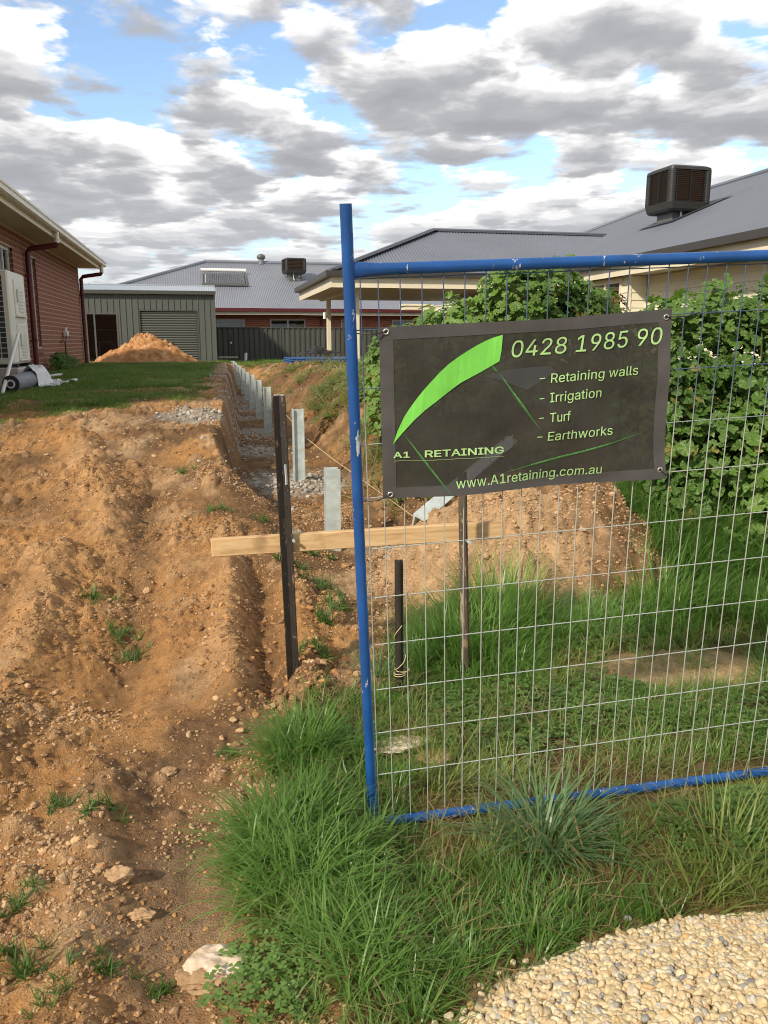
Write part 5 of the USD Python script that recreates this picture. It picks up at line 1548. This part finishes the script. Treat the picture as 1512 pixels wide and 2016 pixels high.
rock(0.82, 2.86, np.array([0.07, 0.06, 0.02]), 508, clay_l, 'small tan slab piece beside the larger pale slab in the grass', 'slab piece', 0.6, 'broken_slab')
ps = MB()
u_, v_ = np.meshgrid(np.linspace(0, 1, 14), np.linspace(0, 1, 10))
sx, sy = 2.98 + 0.34 * u_, 4.12 + 0.16 * v_ + 0.05 * u_
szz = gz(sx, sy) + 0.03 + 0.10 * np.abs(n2(sx, sy, 0.07, 72)) * 2
vv = np.stack([sx, sy, szz], -1).reshape(-1, 3)
i_ = np.arange(140).reshape(10, 14)
v2, f2, _ = meshkit.arrays((vv, np.stack([i_[:-1, :-1], i_[:-1, 1:], i_[1:, 1:], i_[1:, :-1]], -1).reshape(-1, 4)))
single('plastic_scrap', (np.vstack([v2, v2 - [0, 0, .003]]), np.vstack([f2, f2[:, ::-1] + len(v2)])), M['sheet'], 'scrap of white plastic in the grass at the foot of the right hand bush', 'plastic scrap', smooth=True)

# ------------------------------------------------------------------ heap of pebbles at the path
pm = usdkit.material(stage, L_ + 'pebble', {
    'oi': ('object_info', {}), 'rp': ('rgb_ramp', dict(ramp=[(0.0, (0.36, 0.29, 0.18)), (0.12, (0.50, 0.38, 0.21)), (0.40, (0.57, 0.46, 0.27)), (0.70, (0.61, 0.53, 0.36)), (0.82, (0.50, 0.33, 0.15)), (0.92, (0.48, 0.44, 0.36)), (1.0, (0.22, 0.21, 0.20))])),
    'tc': ('texture_coordinate', {}), 'nz': ('noise_texture', dict(scale=2.2, detail=6.0, roughness=0.6)), 'mr': ('map_range', dict(from_min=0.3, from_max=0.7, to_min=0.80, to_max=1.15)), 'hv': ('hsv', {}),
    'bp': ('bump', dict(strength=0.25, distance=0.004)), 'p': ('principled_bsdf', dict(roughness=0.6, specular_ior_level=0.35))},
    [('oi.random', 'rp.fac'), ('tc.object', 'nz.vector'), ('nz.fac', 'mr.value'), ('mr.result', 'hv.value'), ('rp.color', 'hv.color'), ('hv.color', 'p.base_color'), ('nz.fac', 'bp.height'), ('bp.normal', 'p.normal')], surface='p.BSDF')
r = np.random.default_rng(260)
PX_, PY_, PZ_, PS_ = [], [], [], []
for lay, (n_, dz) in enumerate(((8500, -0.003), (7500, 0.006), (4600, 0.012))):
    X, Y = r.uniform(0.2, 2.3, n_ * 2), r.uniform(1.15, 1.95, n_ * 2)
    k = heap_r(X, Y) < 0.995 - 0.02 * lay + r.normal(0, 0.015, n_ * 2)
    X, Y = X[k][:n_], Y[k][:n_]
    PX_.append(X); PY_.append(Y); PZ_.append(gz(X, Y) + dz); PS_.append(0.0060 + 0.0068 * r.uniform(0, 1, len(X)) ** 1.6)
X, Y = r.uniform(0.2, 2.0, 600), r.uniform(1.3, 2.1, 600)
k = (heap_r(X, Y) > 0.98) & (heap_r(X, Y) < 1.05)
PX_.append(X[k]); PY_.append(Y[k]); PZ_.append(gz(X[k], Y[k]) + 0.004); PS_.append(np.full(k.sum(), 0.010))
X, Y, Z, S = map(np.concatenate, (PX_, PY_, PZ_, PS_)); n = len(X)


def pebble(seed):
    s = trimesh.creation.icosphere(subdivisions=2)
    v = np.array(s.vertices)
    d = 1 + 0.75 * (meshkit.fbm(v * 0.9 + seed * 3.7, 2, seed) - 0.5)
    v = v * d[:, None]
    v = np.sign(v) * np.abs(v) ** 0.88
    return v * [1.1, 0.85, 0.72], np.array(s.faces)


instancer('/World/gravel', [('pebble' if k == 0 else 'pebble_%03d' % k, pebble(k), pm, True) for k in range(6)], np.stack([X, Y, Z], 1), r.uniform(0, 6.28, n), np.stack([S * r.uniform(0.8, 1.35, n), S * r.uniform(0.8, 1.1, n), S * r.uniform(0.75, 1.2, n)], 1), r.integers(0, 6, n),
          (r.uniform(0, 6.28, n), r.normal(0, 0.9, n)), label='heap of cream coloured pebbles at the lower right', cat='gravel')

# ------------------------------------------------------------------ grass
def blade(mb, root, az, L, w, bend, lean, seg=5):
    """one arching blade"""
    h = np.array([math.cos(az), math.sin(az), 0])
    s = np.array([-h[1], h[0], 0])
    ang = lean
    p = np.array(root, float)
    L_r, R_r = [], []
    for i in range(seg + 1):
        t = i / seg
        ww = w * (1 - t ** 1.8) * (0.75 + 0.25 * min(1, t * 4))
        L_r.append(p - s * ww / 2); R_r.append(p + s * ww / 2)
        p = p + (h * math.sin(ang) + np.array([0, 0, 1]) * math.cos(ang)) * L / seg
        ang += bend / seg * (0.5 + t)
    v = L_r + R_r
    n = seg + 1
    f = []
    for i in range(seg):
        f += [(i, n + i, n + i + 1)] + ([(i, n + i + 1, i + 1)])
    mb.add(v, f)


def tuft(seed, n, Lr, w, spread, bend, lean, seg=5):
    r = random.Random(seed)
    m = MB()
    for _ in range(n):
        a = r.uniform(0, 6.283)
        d = spread * math.sqrt(r.random())
        blade(m, (d * math.cos(a), d * math.sin(a), -0.01), a + r.gauss(0, 0.7), r.uniform(*Lr), w * r.uniform(0.7, 1.3), r.uniform(*bend), max(0.02, r.gauss(lean * (0.4 + d / spread), 0.18)), seg)
    return m.mesh()


g_lush = leafmat('lush_grass', (0.068, 0.155, 0.022), (0.255, 0.420, 0.110), 0.42, 0.35)
g_yell = leafmat('pale_grass', (0.140, 0.200, 0.036), (0.370, 0.420, 0.140), 0.40, 0.40)
g_blue = leafmat('blue_green_grass', (0.075, 0.150, 0.055), (0.230, 0.350, 0.160), 0.36, 0.35)
g_dry = leafmat('dry_grass', (0.16, 0.12, 0.045), (0.36, 0.29, 0.13), 0.2, 0.6)
g_lawn = leafmat('lawn_grass', (0.070, 0.135, 0.022), (0.190, 0.280, 0.060), 0.25, 0.5)
protos = [('tall_tuft' if k == 0 else 'tall_tuft_%03d' % k, tuft(600 + k, 30, (0.16, 0.36), 0.0078, 0.060, (0.8, 2.5), 0.42, 6), g_lush, False) for k in range(4)]
protos += [('short_tuft' if k == 0 else 'short_tuft_%03d' % k, tuft(620 + k, 34, (0.05, 0.16), 0.0056, 0.070, (0.4, 2.3), 0.55, 4), g_lush, False) for k in range(3)]
protos += [('pale_tuft' if k == 0 else 'pale_tuft_%03d' % k, tuft(640 + k, 30, (0.08, 0.22), 0.0046, 0.075, (0.4, 2.3), 0.55, 5), g_yell, False) for k in range(3)]
protos += [('dry_tuft', tuft(660, 20, (0.06, 0.2), 0.0042, 0.07, (0.5, 2.4), 0.7, 4), g_dry, False)]


def tallness(X, Y):
    t = 0.22 * sstep(n2(X, Y, 0.45, 65, 2), -0.05, 0.12)
    for cx, cy, rx, ry, h in ((0.24, 2.40, 0.26, 0.28, 1.0), (0.34, 3.00, 0.22, 0.18, 0.9), (1.5, 4.0, 0.36, 0.3, 1.6), (1.25, 3.72, 0.28, 0.34, 1.4), (2.55, 4.15, 0.42, 0.26, 1.25), (2.1, 3.92, 0.5, 0.22, 1.0), (0.30, 1.9, 0.25, 0.35, 0.55), (3.2, 3.9, 0.5, 0.4, 0.8)):
        t = np.maximum(t, h * np.exp(-(((X - cx) / rx) ** 2 + ((Y - cy) / ry) ** 2)) * 1.15)
    return t


X, Y, r = scatter(7000, lambda X, Y: masks(X, Y)[1] * (0.55 + 0.45 * sstep(n2(X, Y, 0.3, 64, 2) + 0.15 * np.clip(tallness(X, Y), 0, 1), -0.14, 0.05)), -0.05, 4.6, 1.4, 5.4, 271, 1.15)
n = len(X)
T = tallness(X, Y)
pale = n2(X, Y, 0.5, 66, 3) + 0.10 * sstep(X, 1.0, 1.7) * sstep(2.6 - Y, 0, 0.4) - 0.1 * np.clip(T, 0, 1)
u = r.uniform(0, 1, n)
ix = np.where(T > 0.35 + 0.15 * u, r.integers(0, 4, n), np.where(pale + 0.12 * (u - 0.5) > 0.03, r.integers(7, 10, n), r.integers(4, 7, n)))
ix = np.where(r.uniform(0, 1, n) < 0.08, 10, ix)
T = T * np.where((X > 0.62) & (np.abs(Y - 2.46) < 0.20), 0.1, 1)
sc = np.where((X > 0.60) & (np.abs(Y - 2.45) < 0.15), 0.5, 1) * np.where(ix < 4, 0.42 + 0.42 * np.clip(T, 0, 1.5), r.uniform(0.5, 1.0, n)) * r.uniform(0.8, 1.2, n)
instancer('/World/grass', protos, np.stack([X, Y, gz(X, Y) - 0.004], 1), r.uniform(0, 6.28, n), np.stack([sc, sc, sc * r.uniform(0.8, 1.15, n)], 1), ix, (r.uniform(0, 6.28, n), r.normal(0, 0.16, n)),
          label='rank green grass round the foot of the fence', cat='grass')

# mown lawn by the left house, sparse grass at the trench and back fence
lp = [('lawn_tuft' if k == 0 else 'lawn_tuft_%03d' % k, tuft(680 + k, 44, (0.025, 0.075), 0.006, 0.11, (0.2, 1.6), 0.4, 3), g_lawn, False) for k in range(3)]
X, Y, r = scatter(13000, lambda X, Y: masks(X, Y)[0] * np.clip(0.75 + 2.2 * n2(X, Y, 0.5, 57, 3), 0.15, 1), -3.4, 1.2, 8.6, 27, 281, 1.5)
X2, Y2, _ = scatter(3500, lambda X, Y: 0.9 * sstep(n2(X, Y, 0.8, 67), -0.1, 0.05), -1, 6.5, 27.0, 32.2, 282)
X3, Y3, _ = scatter(2600, lambda X, Y: 0.8 * sstep(n2(X, Y, 0.5, 68), 0.0, 0.1), 0.9, 4.5, 15.0, 27, 283)
X, Y = np.concatenate([X, X2, X3]), np.concatenate([Y, Y2, Y3]); n = len(X)
S = r.uniform(0.6, 1.2, n) * np.where(Y > 25, 1.7, 1)
instancer('/World/lawn', lp, np.stack([X, Y, gz(X, Y) - 0.003], 1), r.uniform(0, 6.28, n), S, r.integers(0, 3, n), (r.uniform(0, 6.28, n), r.normal(0, 0.1, n)), label='short green lawn beside the left brick house', cat='lawn')

# big tussocks that can be told apart
def tussock(name, label, x, y, seed, n, Lr, w, spread, bend, lean, m):
    v, f = tuft(seed, n, Lr, w, spread, bend, lean, 7)
    single(name, (v + [x, y, g0(x, y) - 0.01], f), m, label, 'tussock', loc=(x, y, g0(x, y)))


tussock('grass_tussock', 'wide blue green tussock of coarse blades in front of the fence, middle right', 1.02, 2.26, 701, 230, (0.16, 0.38), 0.0088, 0.10, (0.5, 1.7), 0.60, g_blue)
tussock('grass_tussock', 'tall lush tussock at the left of the blue fence foot', 0.20, 2.42, 702, 230, (0.15, 0.36), 0.0098, 0.14, (0.8, 2.3), 0.5, g_lush)
tussock('grass_tussock', 'dark green tussock lying over the clay edge left of the fence post', 0.30, 3.02, 703, 190, (0.14, 0.30), 0.0095, 0.12, (0.9, 2.3), 0.55, g_lush)
tussock('grass_tussock', 'tall grass clump against the rusty picket, in front of the spoil mound', 1.48, 3.98, 704, 300, (0.30, 0.60), 0.0092, 0.17, (0.4, 1.5), 0.26, g_lush)
tussock('grass_tussock', 'dark leafy grass clump at the right foot of the spoil mound', 2.50, 4.10, 705, 340, (0.26, 0.54), 0.0092, 0.24, (0.6, 1.8), 0.45, g_lush)
tussock('grass_tussock', 'lower arching grass clump between the mound and the sandy patch', 2.02, 3.90, 706, 220, (0.18, 0.36), 0.0082, 0.20, (0.7, 2.0), 0.5, g_blue)
tussock('grass_tussock', 'tall bright clump between the rusty picket and the blue mesh, nearer than the mound', 1.22, 3.72, 710, 260, (0.24, 0.50), 0.0092, 0.18, (0.5, 1.7), 0.3, g_lush)
tussock('grass_tussock', 'lush grass clump at the far right under the hanging long grass', 3.0, 3.95, 711, 260, (0.18, 0.40), 0.0088, 0.22, (0.7, 2.0), 0.45, g_lush)
tussock('grass_tussock', 'broad bladed clump left of the pebble heap, spilling on the wet mud', 0.22, 2.14, 712, 230, (0.14, 0.34), 0.0088, 0.15, (0.8, 2.3), 0.55, g_lush)
tussock('grass_tussock', 'small silvery grass clump at the foot of the short picket', 0.74, 3.62, 707, 110, (0.08, 0.22), 0.0065, 0.08, (0.5, 1.6), 0.5, g_blue)
tussock('grass_tussock', 'grass clump in the lower middle, left of the pebble heap', 0.36, 1.86, 708, 170, (0.10, 0.26), 0.0066, 0.15, (0.5, 1.9), 0.5, g_lush)
tussock('grass_tussock', 'yellowish grass clump at the right edge above the pebbles', 1.55, 2.06, 709, 130, (0.14, 0.34), 0.0056, 0.14, (0.4, 1.6), 0.5, g_yell)


# ------------------------------------------------------------------ clover mats and seedlings on the clay
def clover(seed, n, rad, hgt, r0=0.012):
    r = random.Random(seed)
    m = MB()
    for _ in range(n):
        a, d = r.uniform(0, 6.283), rad * math.sqrt(r.random())
        c = np.array([d * math.cos(a), d * math.sin(a), hgt * r.uniform(0.4, 1) * (1 - 0.5 * (d / rad) ** 2)])
        t0 = r.uniform(0, 6.28)
        tl = r.uniform(-0.35, 0.35)
        for k in range(3):
            b = t0 + k * 2.094
            q = r0 * r.uniform(0.8, 1.25)
            e = np.array([math.cos(b), math.sin(b), 0.15 + tl])
            s = np.array([-math.sin(b), math.cos(b), 0]) * 0.55
            m.add([c, c + (e * 0.75 + s) * q, c + (e * 1.05) * q, c + (e * 0.75 - s) * q], [(0, 1, 2), (0, 2, 3)])
    return m.mesh()


g_clov = leafmat('clover_leaf', (0.075, 0.150, 0.030), (0.200, 0.320, 0.080), 0.3, 0.5)
# fallen straw and dead leaves caught in the grass
X, Y, r = scatter(900, lambda X, Y: masks(X, Y)[1], 0.0, 3.6, 1.45, 4.6, 287)
n = len(X)


def litter(seed):
    q = random.Random(seed)
    m = MB()
    for _ in range(5):
        blade(m, (q.gauss(0, .05), q.gauss(0, .05), 0.01 + 0.03 * q.random()), q.uniform(0, 6.28), q.uniform(0.05, 0.16), 0.0042, q.uniform(-0.3, 0.5), q.uniform(1.2, 1.6), 3)
    return m.mesh()


instancer('/World/dead_straw', [('straw' if k == 0 else 'straw_%03d' % k, litter(690 + k), g_dry, False) for k in range(3)], np.stack([X, Y, gz(X, Y) + r.uniform(0.0, 0.05, n)], 1), r.uniform(0, 6.28, n), r.uniform(0.6, 1.3, n), r.integers(0, 3, n), label='dead straw lying among the green grass', cat='straw')
cp_ = [('clover_patch' if k == 0 else 'clover_patch_%03d' % k, clover(720 + k, 90, 0.13, 0.07), g_clov, False) for k in range(3)]
cx_, cy_ = [], []
for cx, cy, rx, ry, n_, sd in ((1.40, 3.25, 0.28, 0.26, 30, 291), (1.80, 2.16, 0.24, 0.08, 34, 292), (0.09, 1.83, 0.03, 0.04, 3, 293), (1.05, 3.1, 0.25, 0.2, 14, 294), (2.3, 2.9, 0.35, 0.2, 12, 295), (1.9, 3.1, 0.3, 0.2, 10, 296)):
    r = np.random.default_rng(sd)
    cx_.append(cx + r.normal(0, rx * 0.7, n_)); cy_.append(cy + r.normal(0, ry * 0.7, n_))
X, Y = np.concatenate(cx_), np.concatenate(cy_); n = len(X)
r = np.random.default_rng(299)
k = heap_r(X, Y) > 1.04
X, Y = X[k], Y[k]; n = len(X)
instancer('/World/clover', cp_, np.stack([X, Y, gz(X, Y)], 1), r.uniform(0, 6.28, n), r.uniform(0.7, 1.25, n), r.integers(0, 3, n), (r.uniform(0, 6.28, n), r.normal(0, 0.1, n)), label='low clover and round leaved weeds among the grass', cat='clover')


g_weed = leafmat('weed_leaf', (0.045, 0.105, 0.018), (0.130, 0.230, 0.045), 0.3, 0.5)


def weed(x, y, s, seed, label):
    r = random.Random(seed)
    m = MB()
    for _ in range(r.randint(5, 9)):
        cx, cy = r.gauss(0, 0.045 * s), r.gauss(0, 0.03 * s)
        for _ in range(r.randint(8, 14)):
            blade(m, (cx + r.gauss(0, .006), cy + r.gauss(0, .006), 0), r.uniform(0, 6.28), r.uniform(0.03, 0.075) * s, 0.0045 * s, r.uniform(0.2, 1.4), r.uniform(0.3, 1.2), 3)
    v, f = m.mesh()
    v = v + [x, y, 0]
    v[:, 2] += gz(v[:, 0], v[:, 1])
    single('weed', (v, f), g_weed, label, 'weed', loc=(x, y, g0(x, y)), group='green weeds sprouting from bare clay')


for x, y, s, lb in ((-0.46, 4.29, 1.3, 'bright green weed halfway up the left track, below the tan clods'), (-0.43, 2.68, 1.25, 'spreading green weed on the near track, beside orange crumbs'), (-0.44, 4.05, 1.0, 'small green weed just below the bright one halfway up the left track'),
                    (0.0, 3.08, 0.7, 'single broad leaf standing in bare clay left of the dark tussock'), (-0.57, 2.79, 0.8, 'little weed at the left edge above the near spreading weed'), (-0.20, 1.93, 0.8, 'thin sprig on wet mud left of the pale pinkish lump'),
                    (-0.53, 2.07, 1.2, 'wide green weed patch in the lower left corner'), (-0.43, 1.89, 0.9, 'low weed left of the thin sprig at the bottom'), (-0.32, 1.99, 0.9, 'upright weed between the corner patch and the thin sprig'),
                    (0.62, 4.7, 1.6, 'leafy weed right of the tall black picket, upper one'), (0.55, 4.15, 1.7, 'leafy weed right of the tall black picket, lower one'), (0.66, 5.3, 1.5, 'green weed just under the timber rail'),
                    (-0.21, 6.7, 1.4, 'weed on the windrow left of the trench'), (0.01, 5.81, 1.2, 'weed above the left end of the timber rail'), (0.36, 5.74, 1.2, 'weed on the lip of the trench behind the black picket'),
                    (-0.62, 4.6, 1.1, 'faint weed among clods at the left of the track'), (0.5, 3.75, 1.4, 'weed at the foot of the tall black picket'), (0.72, 4.4, 1.5, 'weed between the black picket and the blue post'), (0.48, 5.0, 1.3, 'weed left of centre under the rail'),
                    (0.12, 1.72, 1.2, 'yellow green weed beside the low clover at the bottom'), (-0.62, 2.3, 0.9, 'tiny weed at the left edge of the photo')):
    weed(x, y, s, int(abs(x) * 1000 + y * 77), lb)

# ------------------------------------------------------------------ mallow bushes on the bank
def mallow_leaf(seed):
    """round lobed leaf with pleats, stalk end at the origin, lying in xy"""
    r = random.Random(seed)
    n = 21
    rim, mid = [], []
    for i in range(n):
        a = math.radians(-155 + 310 * i / (n - 1))
        lobe = 0.86 + 0.14 * abs(math.cos(3.5 * a / 1.72)) ** 0.7
        rr_ = lobe * (1 + r.gauss(0, 0.03))
        z = 0.10 * (1 if i % 3 else -0.8) + 0.22 * rr_ ** 2 * 0.6
        rim.append((rr_ * math.cos(a), rr_ * math.sin(a), z - 0.10 + r.gauss(0, 0.03)))
        mid.append((0.55 * rr_ * math.cos(a), 0.55 * rr_ * math.sin(a), 0.55 * z))
    v = [(0, 0, 0)] + mid + rim
    f = []
    for i in range(n - 1):
        f.append((0, 1 + i, 2 + i))
        f += [(1 + i, 1 + n + i, 2 + n + i), (1 + i, 2 + n + i, 2 + i)]
    v = np.array(v)
    return v, np.array(f)


LEAVES = [mallow_leaf(k) for k in range(6)]
m_dark = leafmat('mallow_leaf', (0.055, 0.120, 0.020), (0.235, 0.370, 0.085), 0.38, 0.45, big=1.1)
m_pale = leafmat('young_mallow_leaf', (0.060, 0.140, 0.020), (0.200, 0.340, 0.060), 0.36, 0.45, big=1.1)
m_old = leafmat('yellowed_mallow_leaf', (0.16, 0.15, 0.03), (0.34, 0.30, 0.08), 0.3, 0.5)
m_red = leafmat('brown_shrub_leaf', (0.10, 0.050, 0.024), (0.22, 0.135, 0.065), 0.15, 0.6)
m_stem = mat('plant_stem', (0.10, 0.12, 0.04), 0.7, 0.2, 20)


def place_leaf(c, nrm, spin, s, k):
    v, f = LEAVES[k]
    z = nrm / np.linalg.norm(nrm)
    x = np.cross([0.3, 0.2, 1.0], z); x /= np.linalg.norm(x)
    y = np.cross(z, x)
    x, y = x * math.cos(spin) + y * math.sin(spin), -x * math.sin(spin) + y * math.cos(spin)
    return c + s * (v[:, :1] * x + v[:, 1:2] * y + v[:, 2:] * z), f


def bush(name, label, blobs, n, size, seed, leafm=None, cat='bush', small=False, eye=(0, 0, 1.6), parts=300):
    """leaves over a cluster of rounded masses; blobs (x, y, z, rx, ry, rz, share)"""
    r = np.random.default_rng(seed)
    b0 = np.array(blobs)
    loc = (b0[0][0], b0[0][1], g0(b0[0][0], b0[0][1]))
    t = Thing(name, label, cat, loc)
    L = []
    share = b0[:, 6] / b0[:, 6].sum()
    for b, sh_ in zip(b0, share):
        m = int(n * sh_)
        d = r.normal(0, 1, (m, 3)); d /= np.linalg.norm(d, axis=1, keepdims=True)
        d[:, 2] = np.where(d[:, 2] < -0.5, -d[:, 2], d[:, 2])
        rad = 0.45 + 0.57 * r.uniform(0, 1, m) ** 0.55
        lump = 1 + 0.55 * (meshkit.fbm(d * 1.9 + seed + b[0], 3, seed) - 0.5) * 1.6
        p = b[:3] + d * rad[:, None] * lump[:, None] * b[3:6]
        nr = d * [1, 1, 0.6] + np.array([0, -0.25, 0.75]) + r.normal(0, 0.38, (m, 3))
        for q, w_, dd_ in zip(p, nr, rad):
            if q[2] > g0(q[0], q[1]) + 0.02:
                L.append((q, w_, dd_))
    e = np.array(eye)
    dist = np.array([np.linalg.norm(q - e) - 2.0 * (dd_ - 0.6) for q, w_, dd_ in L])
    order = np.argsort(dist)
    rest = {0: MB(), 1: MB(), 2: MB()}
    for k, i in enumerate(order):
        q, w_, dd_ = L[i]
        s = size * (0.45 + 0.95 * r.uniform(0, 1) ** 1.3)
        me = place_leaf(q, w_, r.uniform(0, 6.28), s, int(r.integers(0, 6)))
        mm = leafm if leafm else m_old if r.uniform() < 0.025 else (m_pale if (r.uniform() < 0.30 and dd_ > 0.8) else m_dark)
        if k < parts:
            t.part('leaf', me, mm, smooth=50)
        else:
            rest[1 if mm is m_pale else 2 if mm is m_old else 0].add(*me)
    if rest[0].n:
        t.part('leaf_mass', rest[0], leafm or m_dark, smooth=False, kind='stuff')
    if rest[1].n:
        t.part('leaf_mass', rest[1], m_pale, smooth=False, kind='stuff')
    if rest[2].n:
        t.part('leaf_mass', rest[2], m_old, smooth=False, kind='stuff')
    st_ = MB()
    for b in b0:
        for _ in range(max(3, int(10 * b[6]))):
            base_ = np.array([b[0] + r.normal(0, 0.15), b[1] + r.normal(0, 0.12), 0])
            base_[2] = g0(base_[0], base_[1]) - 0.03
            tip = b[:3] + np.clip(r.normal(0, 0.35, 3), -0.6, 0.6) * b[3:6] + [0, 0, 0.1 * b[5]]
            mid_ = (base_ + tip) / 2 + r.normal(0, 0.06, 3)
            st_.tube([base_, mid_, tip], [0.011, 0.008, 0.004], 5)
    t.part('stems', st_, m_stem, kind='stuff')
    return t


bush('mallow_bush', 'big broad leaved mallow bush at the right edge, closest bush to the fence', [
    (3.35, 5.15, 1.34, 0.62, 0.45, 0.70, 1.2), (3.75, 4.95, 1.38, 0.60, 0.45, 0.68, 0.9), (3.55, 4.75, 0.80, 0.65, 0.35, 0.55, 0.9), (2.98, 5.05, 1.05, 0.36, 0.35, 0.55, 0.6), (4.4, 5.0, 1.2, 0.7, 0.5, 0.8, 0.7), (3.05, 4.85, 0.62, 0.30, 0.25, 0.35, 0.4), (3.7, 4.55, 0.45, 0.5, 0.3, 0.35, 0.4)], 5600, 0.043, 801)
bush('mallow_bush', 'tall leafy mallow bush showing above the top of the banner', [
    (3.15, 7.8, 1.86, 0.66, 0.45, 0.52, 1.3), (2.55, 7.9, 1.60, 0.52, 0.4, 0.42, 0.8), (3.75, 8.0, 1.78, 0.52, 0.4, 0.36, 0.9), (2.35, 8.4, 1.45, 0.45, 0.4, 0.45, 0.5), (3.2, 7.3, 1.2, 0.8, 0.4, 0.4, 0.6), (4.20, 8.2, 1.42, 0.42, 0.35, 0.30, 0.45)], 3600, 0.048, 802)
bush('mallow_bush', 'small mallow bush between the blue post and the left side of the banner', [
    (1.62, 7.3, 1.28, 0.24, 0.28, 0.42, 0.8), (1.85, 7.5, 1.35, 0.30, 0.28, 0.36, 0.6), (1.50, 7.0, 0.95, 0.18, 0.25, 0.30, 0.4), (2.3, 7.0, 1.1, 0.4, 0.3, 0.3, 0.4)], 1300, 0.034, 803)
bush('dry_shrub', 'reddish brown shrub below the cream weatherboard window', [(5.2, 10.5, 1.85, 0.40, 0.4, 0.40, 1.0), (4.75, 10.4, 1.72, 0.3, 0.3, 0.3, 0.4)], 420, 0.045, 804, leafm=m_red, cat='shrub', parts=120)
bush('wall_shrub', 'straggly low shrub at the foot of the left brick wall', [(-2.72, 16.9, 1.2, 0.22, 0.5, 0.20, 1.0), (-2.75, 18.2, 1.15, 0.2, 0.6, 0.14, 0.6)], 420, 0.035, 805, cat='shrub', parts=60)

# long grass hanging over the bank under the right bush
lg = [('hanging_tuft' if k == 0 else 'hanging_tuft_%03d' % k, tuft(740 + k, 44, (0.30, 0.62), 0.0070, 0.07, (1.2, 2.9), 0.35, 7), g_lush, False) for k in range(3)]
X, Y, r = scatter(700, lambda X, Y: 0.9 * (gz(X, Y) > 0.10), 2.75, 4.6, 4.3, 5.3, 301)
n = len(X)
instancer('/World/long_grass', lg, np.stack([X, Y, gz(X, Y)], 1), r.uniform(0, 6.28, n), r.uniform(0.45, 0.95, n), r.integers(0, 3, n), (np.full(n, 0.0) + r.normal(0, 0.4, n), np.abs(r.normal(0.25, 0.2, n))), label='long grass hanging down the bank below the right hand bush', cat='long grass')

# green cover and pulled, wilting weeds along the right bank of the trench
m_straw = leafmat('wilted_stem', (0.10, 0.11, 0.030), (0.30, 0.30, 0.10), 0.25, 0.6)


def strawpile(seed, n):
    r = random.Random(seed)
    m = MB()
    for _ in range(n):
        blade(m, (r.gauss(0, 0.12), r.gauss(0, 0.12), r.uniform(0, 0.06)), r.uniform(0, 6.28), r.uniform(0.12, 0.36), 0.008, r.uniform(-0.3, 0.8), r.uniform(1.0, 1.6), 4)
    return m.mesh()


sp3 = [('stem_pile' if k == 0 else 'stem_pile_%03d' % k, strawpile(760 + k, 40), m_straw, False) for k in range(3)] + [('leafy_patch', clover(770, 70, 0.2, 0.08, 0.024), g_clov, False), ('grass_patch', tuft(771, 40, (0.08, 0.22), 0.006, 0.12, (0.4, 1.8), 0.5, 4), g_yell, False)]
X, Y, r = scatter(2600, lambda X, Y: sstep(n2(X, Y, 0.55, 69, 3), -0.09, 0.08) * sstep(X, 1.35, 1.75), 1.3, 4.2, 5.7, 13.0, 311, 1.2)
X2, Y2, _ = scatter(650, lambda X, Y: 0.55 * sstep(n2(X, Y, 0.6, 70), -0.05, 0.1), 1.75, 4.5, 11, 20, 312)
X, Y = np.concatenate([X, X2]), np.concatenate([Y, Y2]); k = mound_r(X, Y) > 1.0
X, Y = X[k], Y[k]; n = len(X)
ix = np.where(r.uniform(0, 1, n) < 0.45, r.integers(0, 3, n), r.integers(3, 5, n))
instancer('/World/bank_weeds', sp3, np.stack([X, Y, gz(X, Y) + 0.01], 1), r.uniform(0, 6.28, n), r.uniform(0.6, 1.3, n), ix, (r.normal(1.57, 0.4, n), -np.abs(r.normal(0.25, 0.2, n))), label='wilting pulled weeds and green cover on the right bank of the trench', cat='weeds')
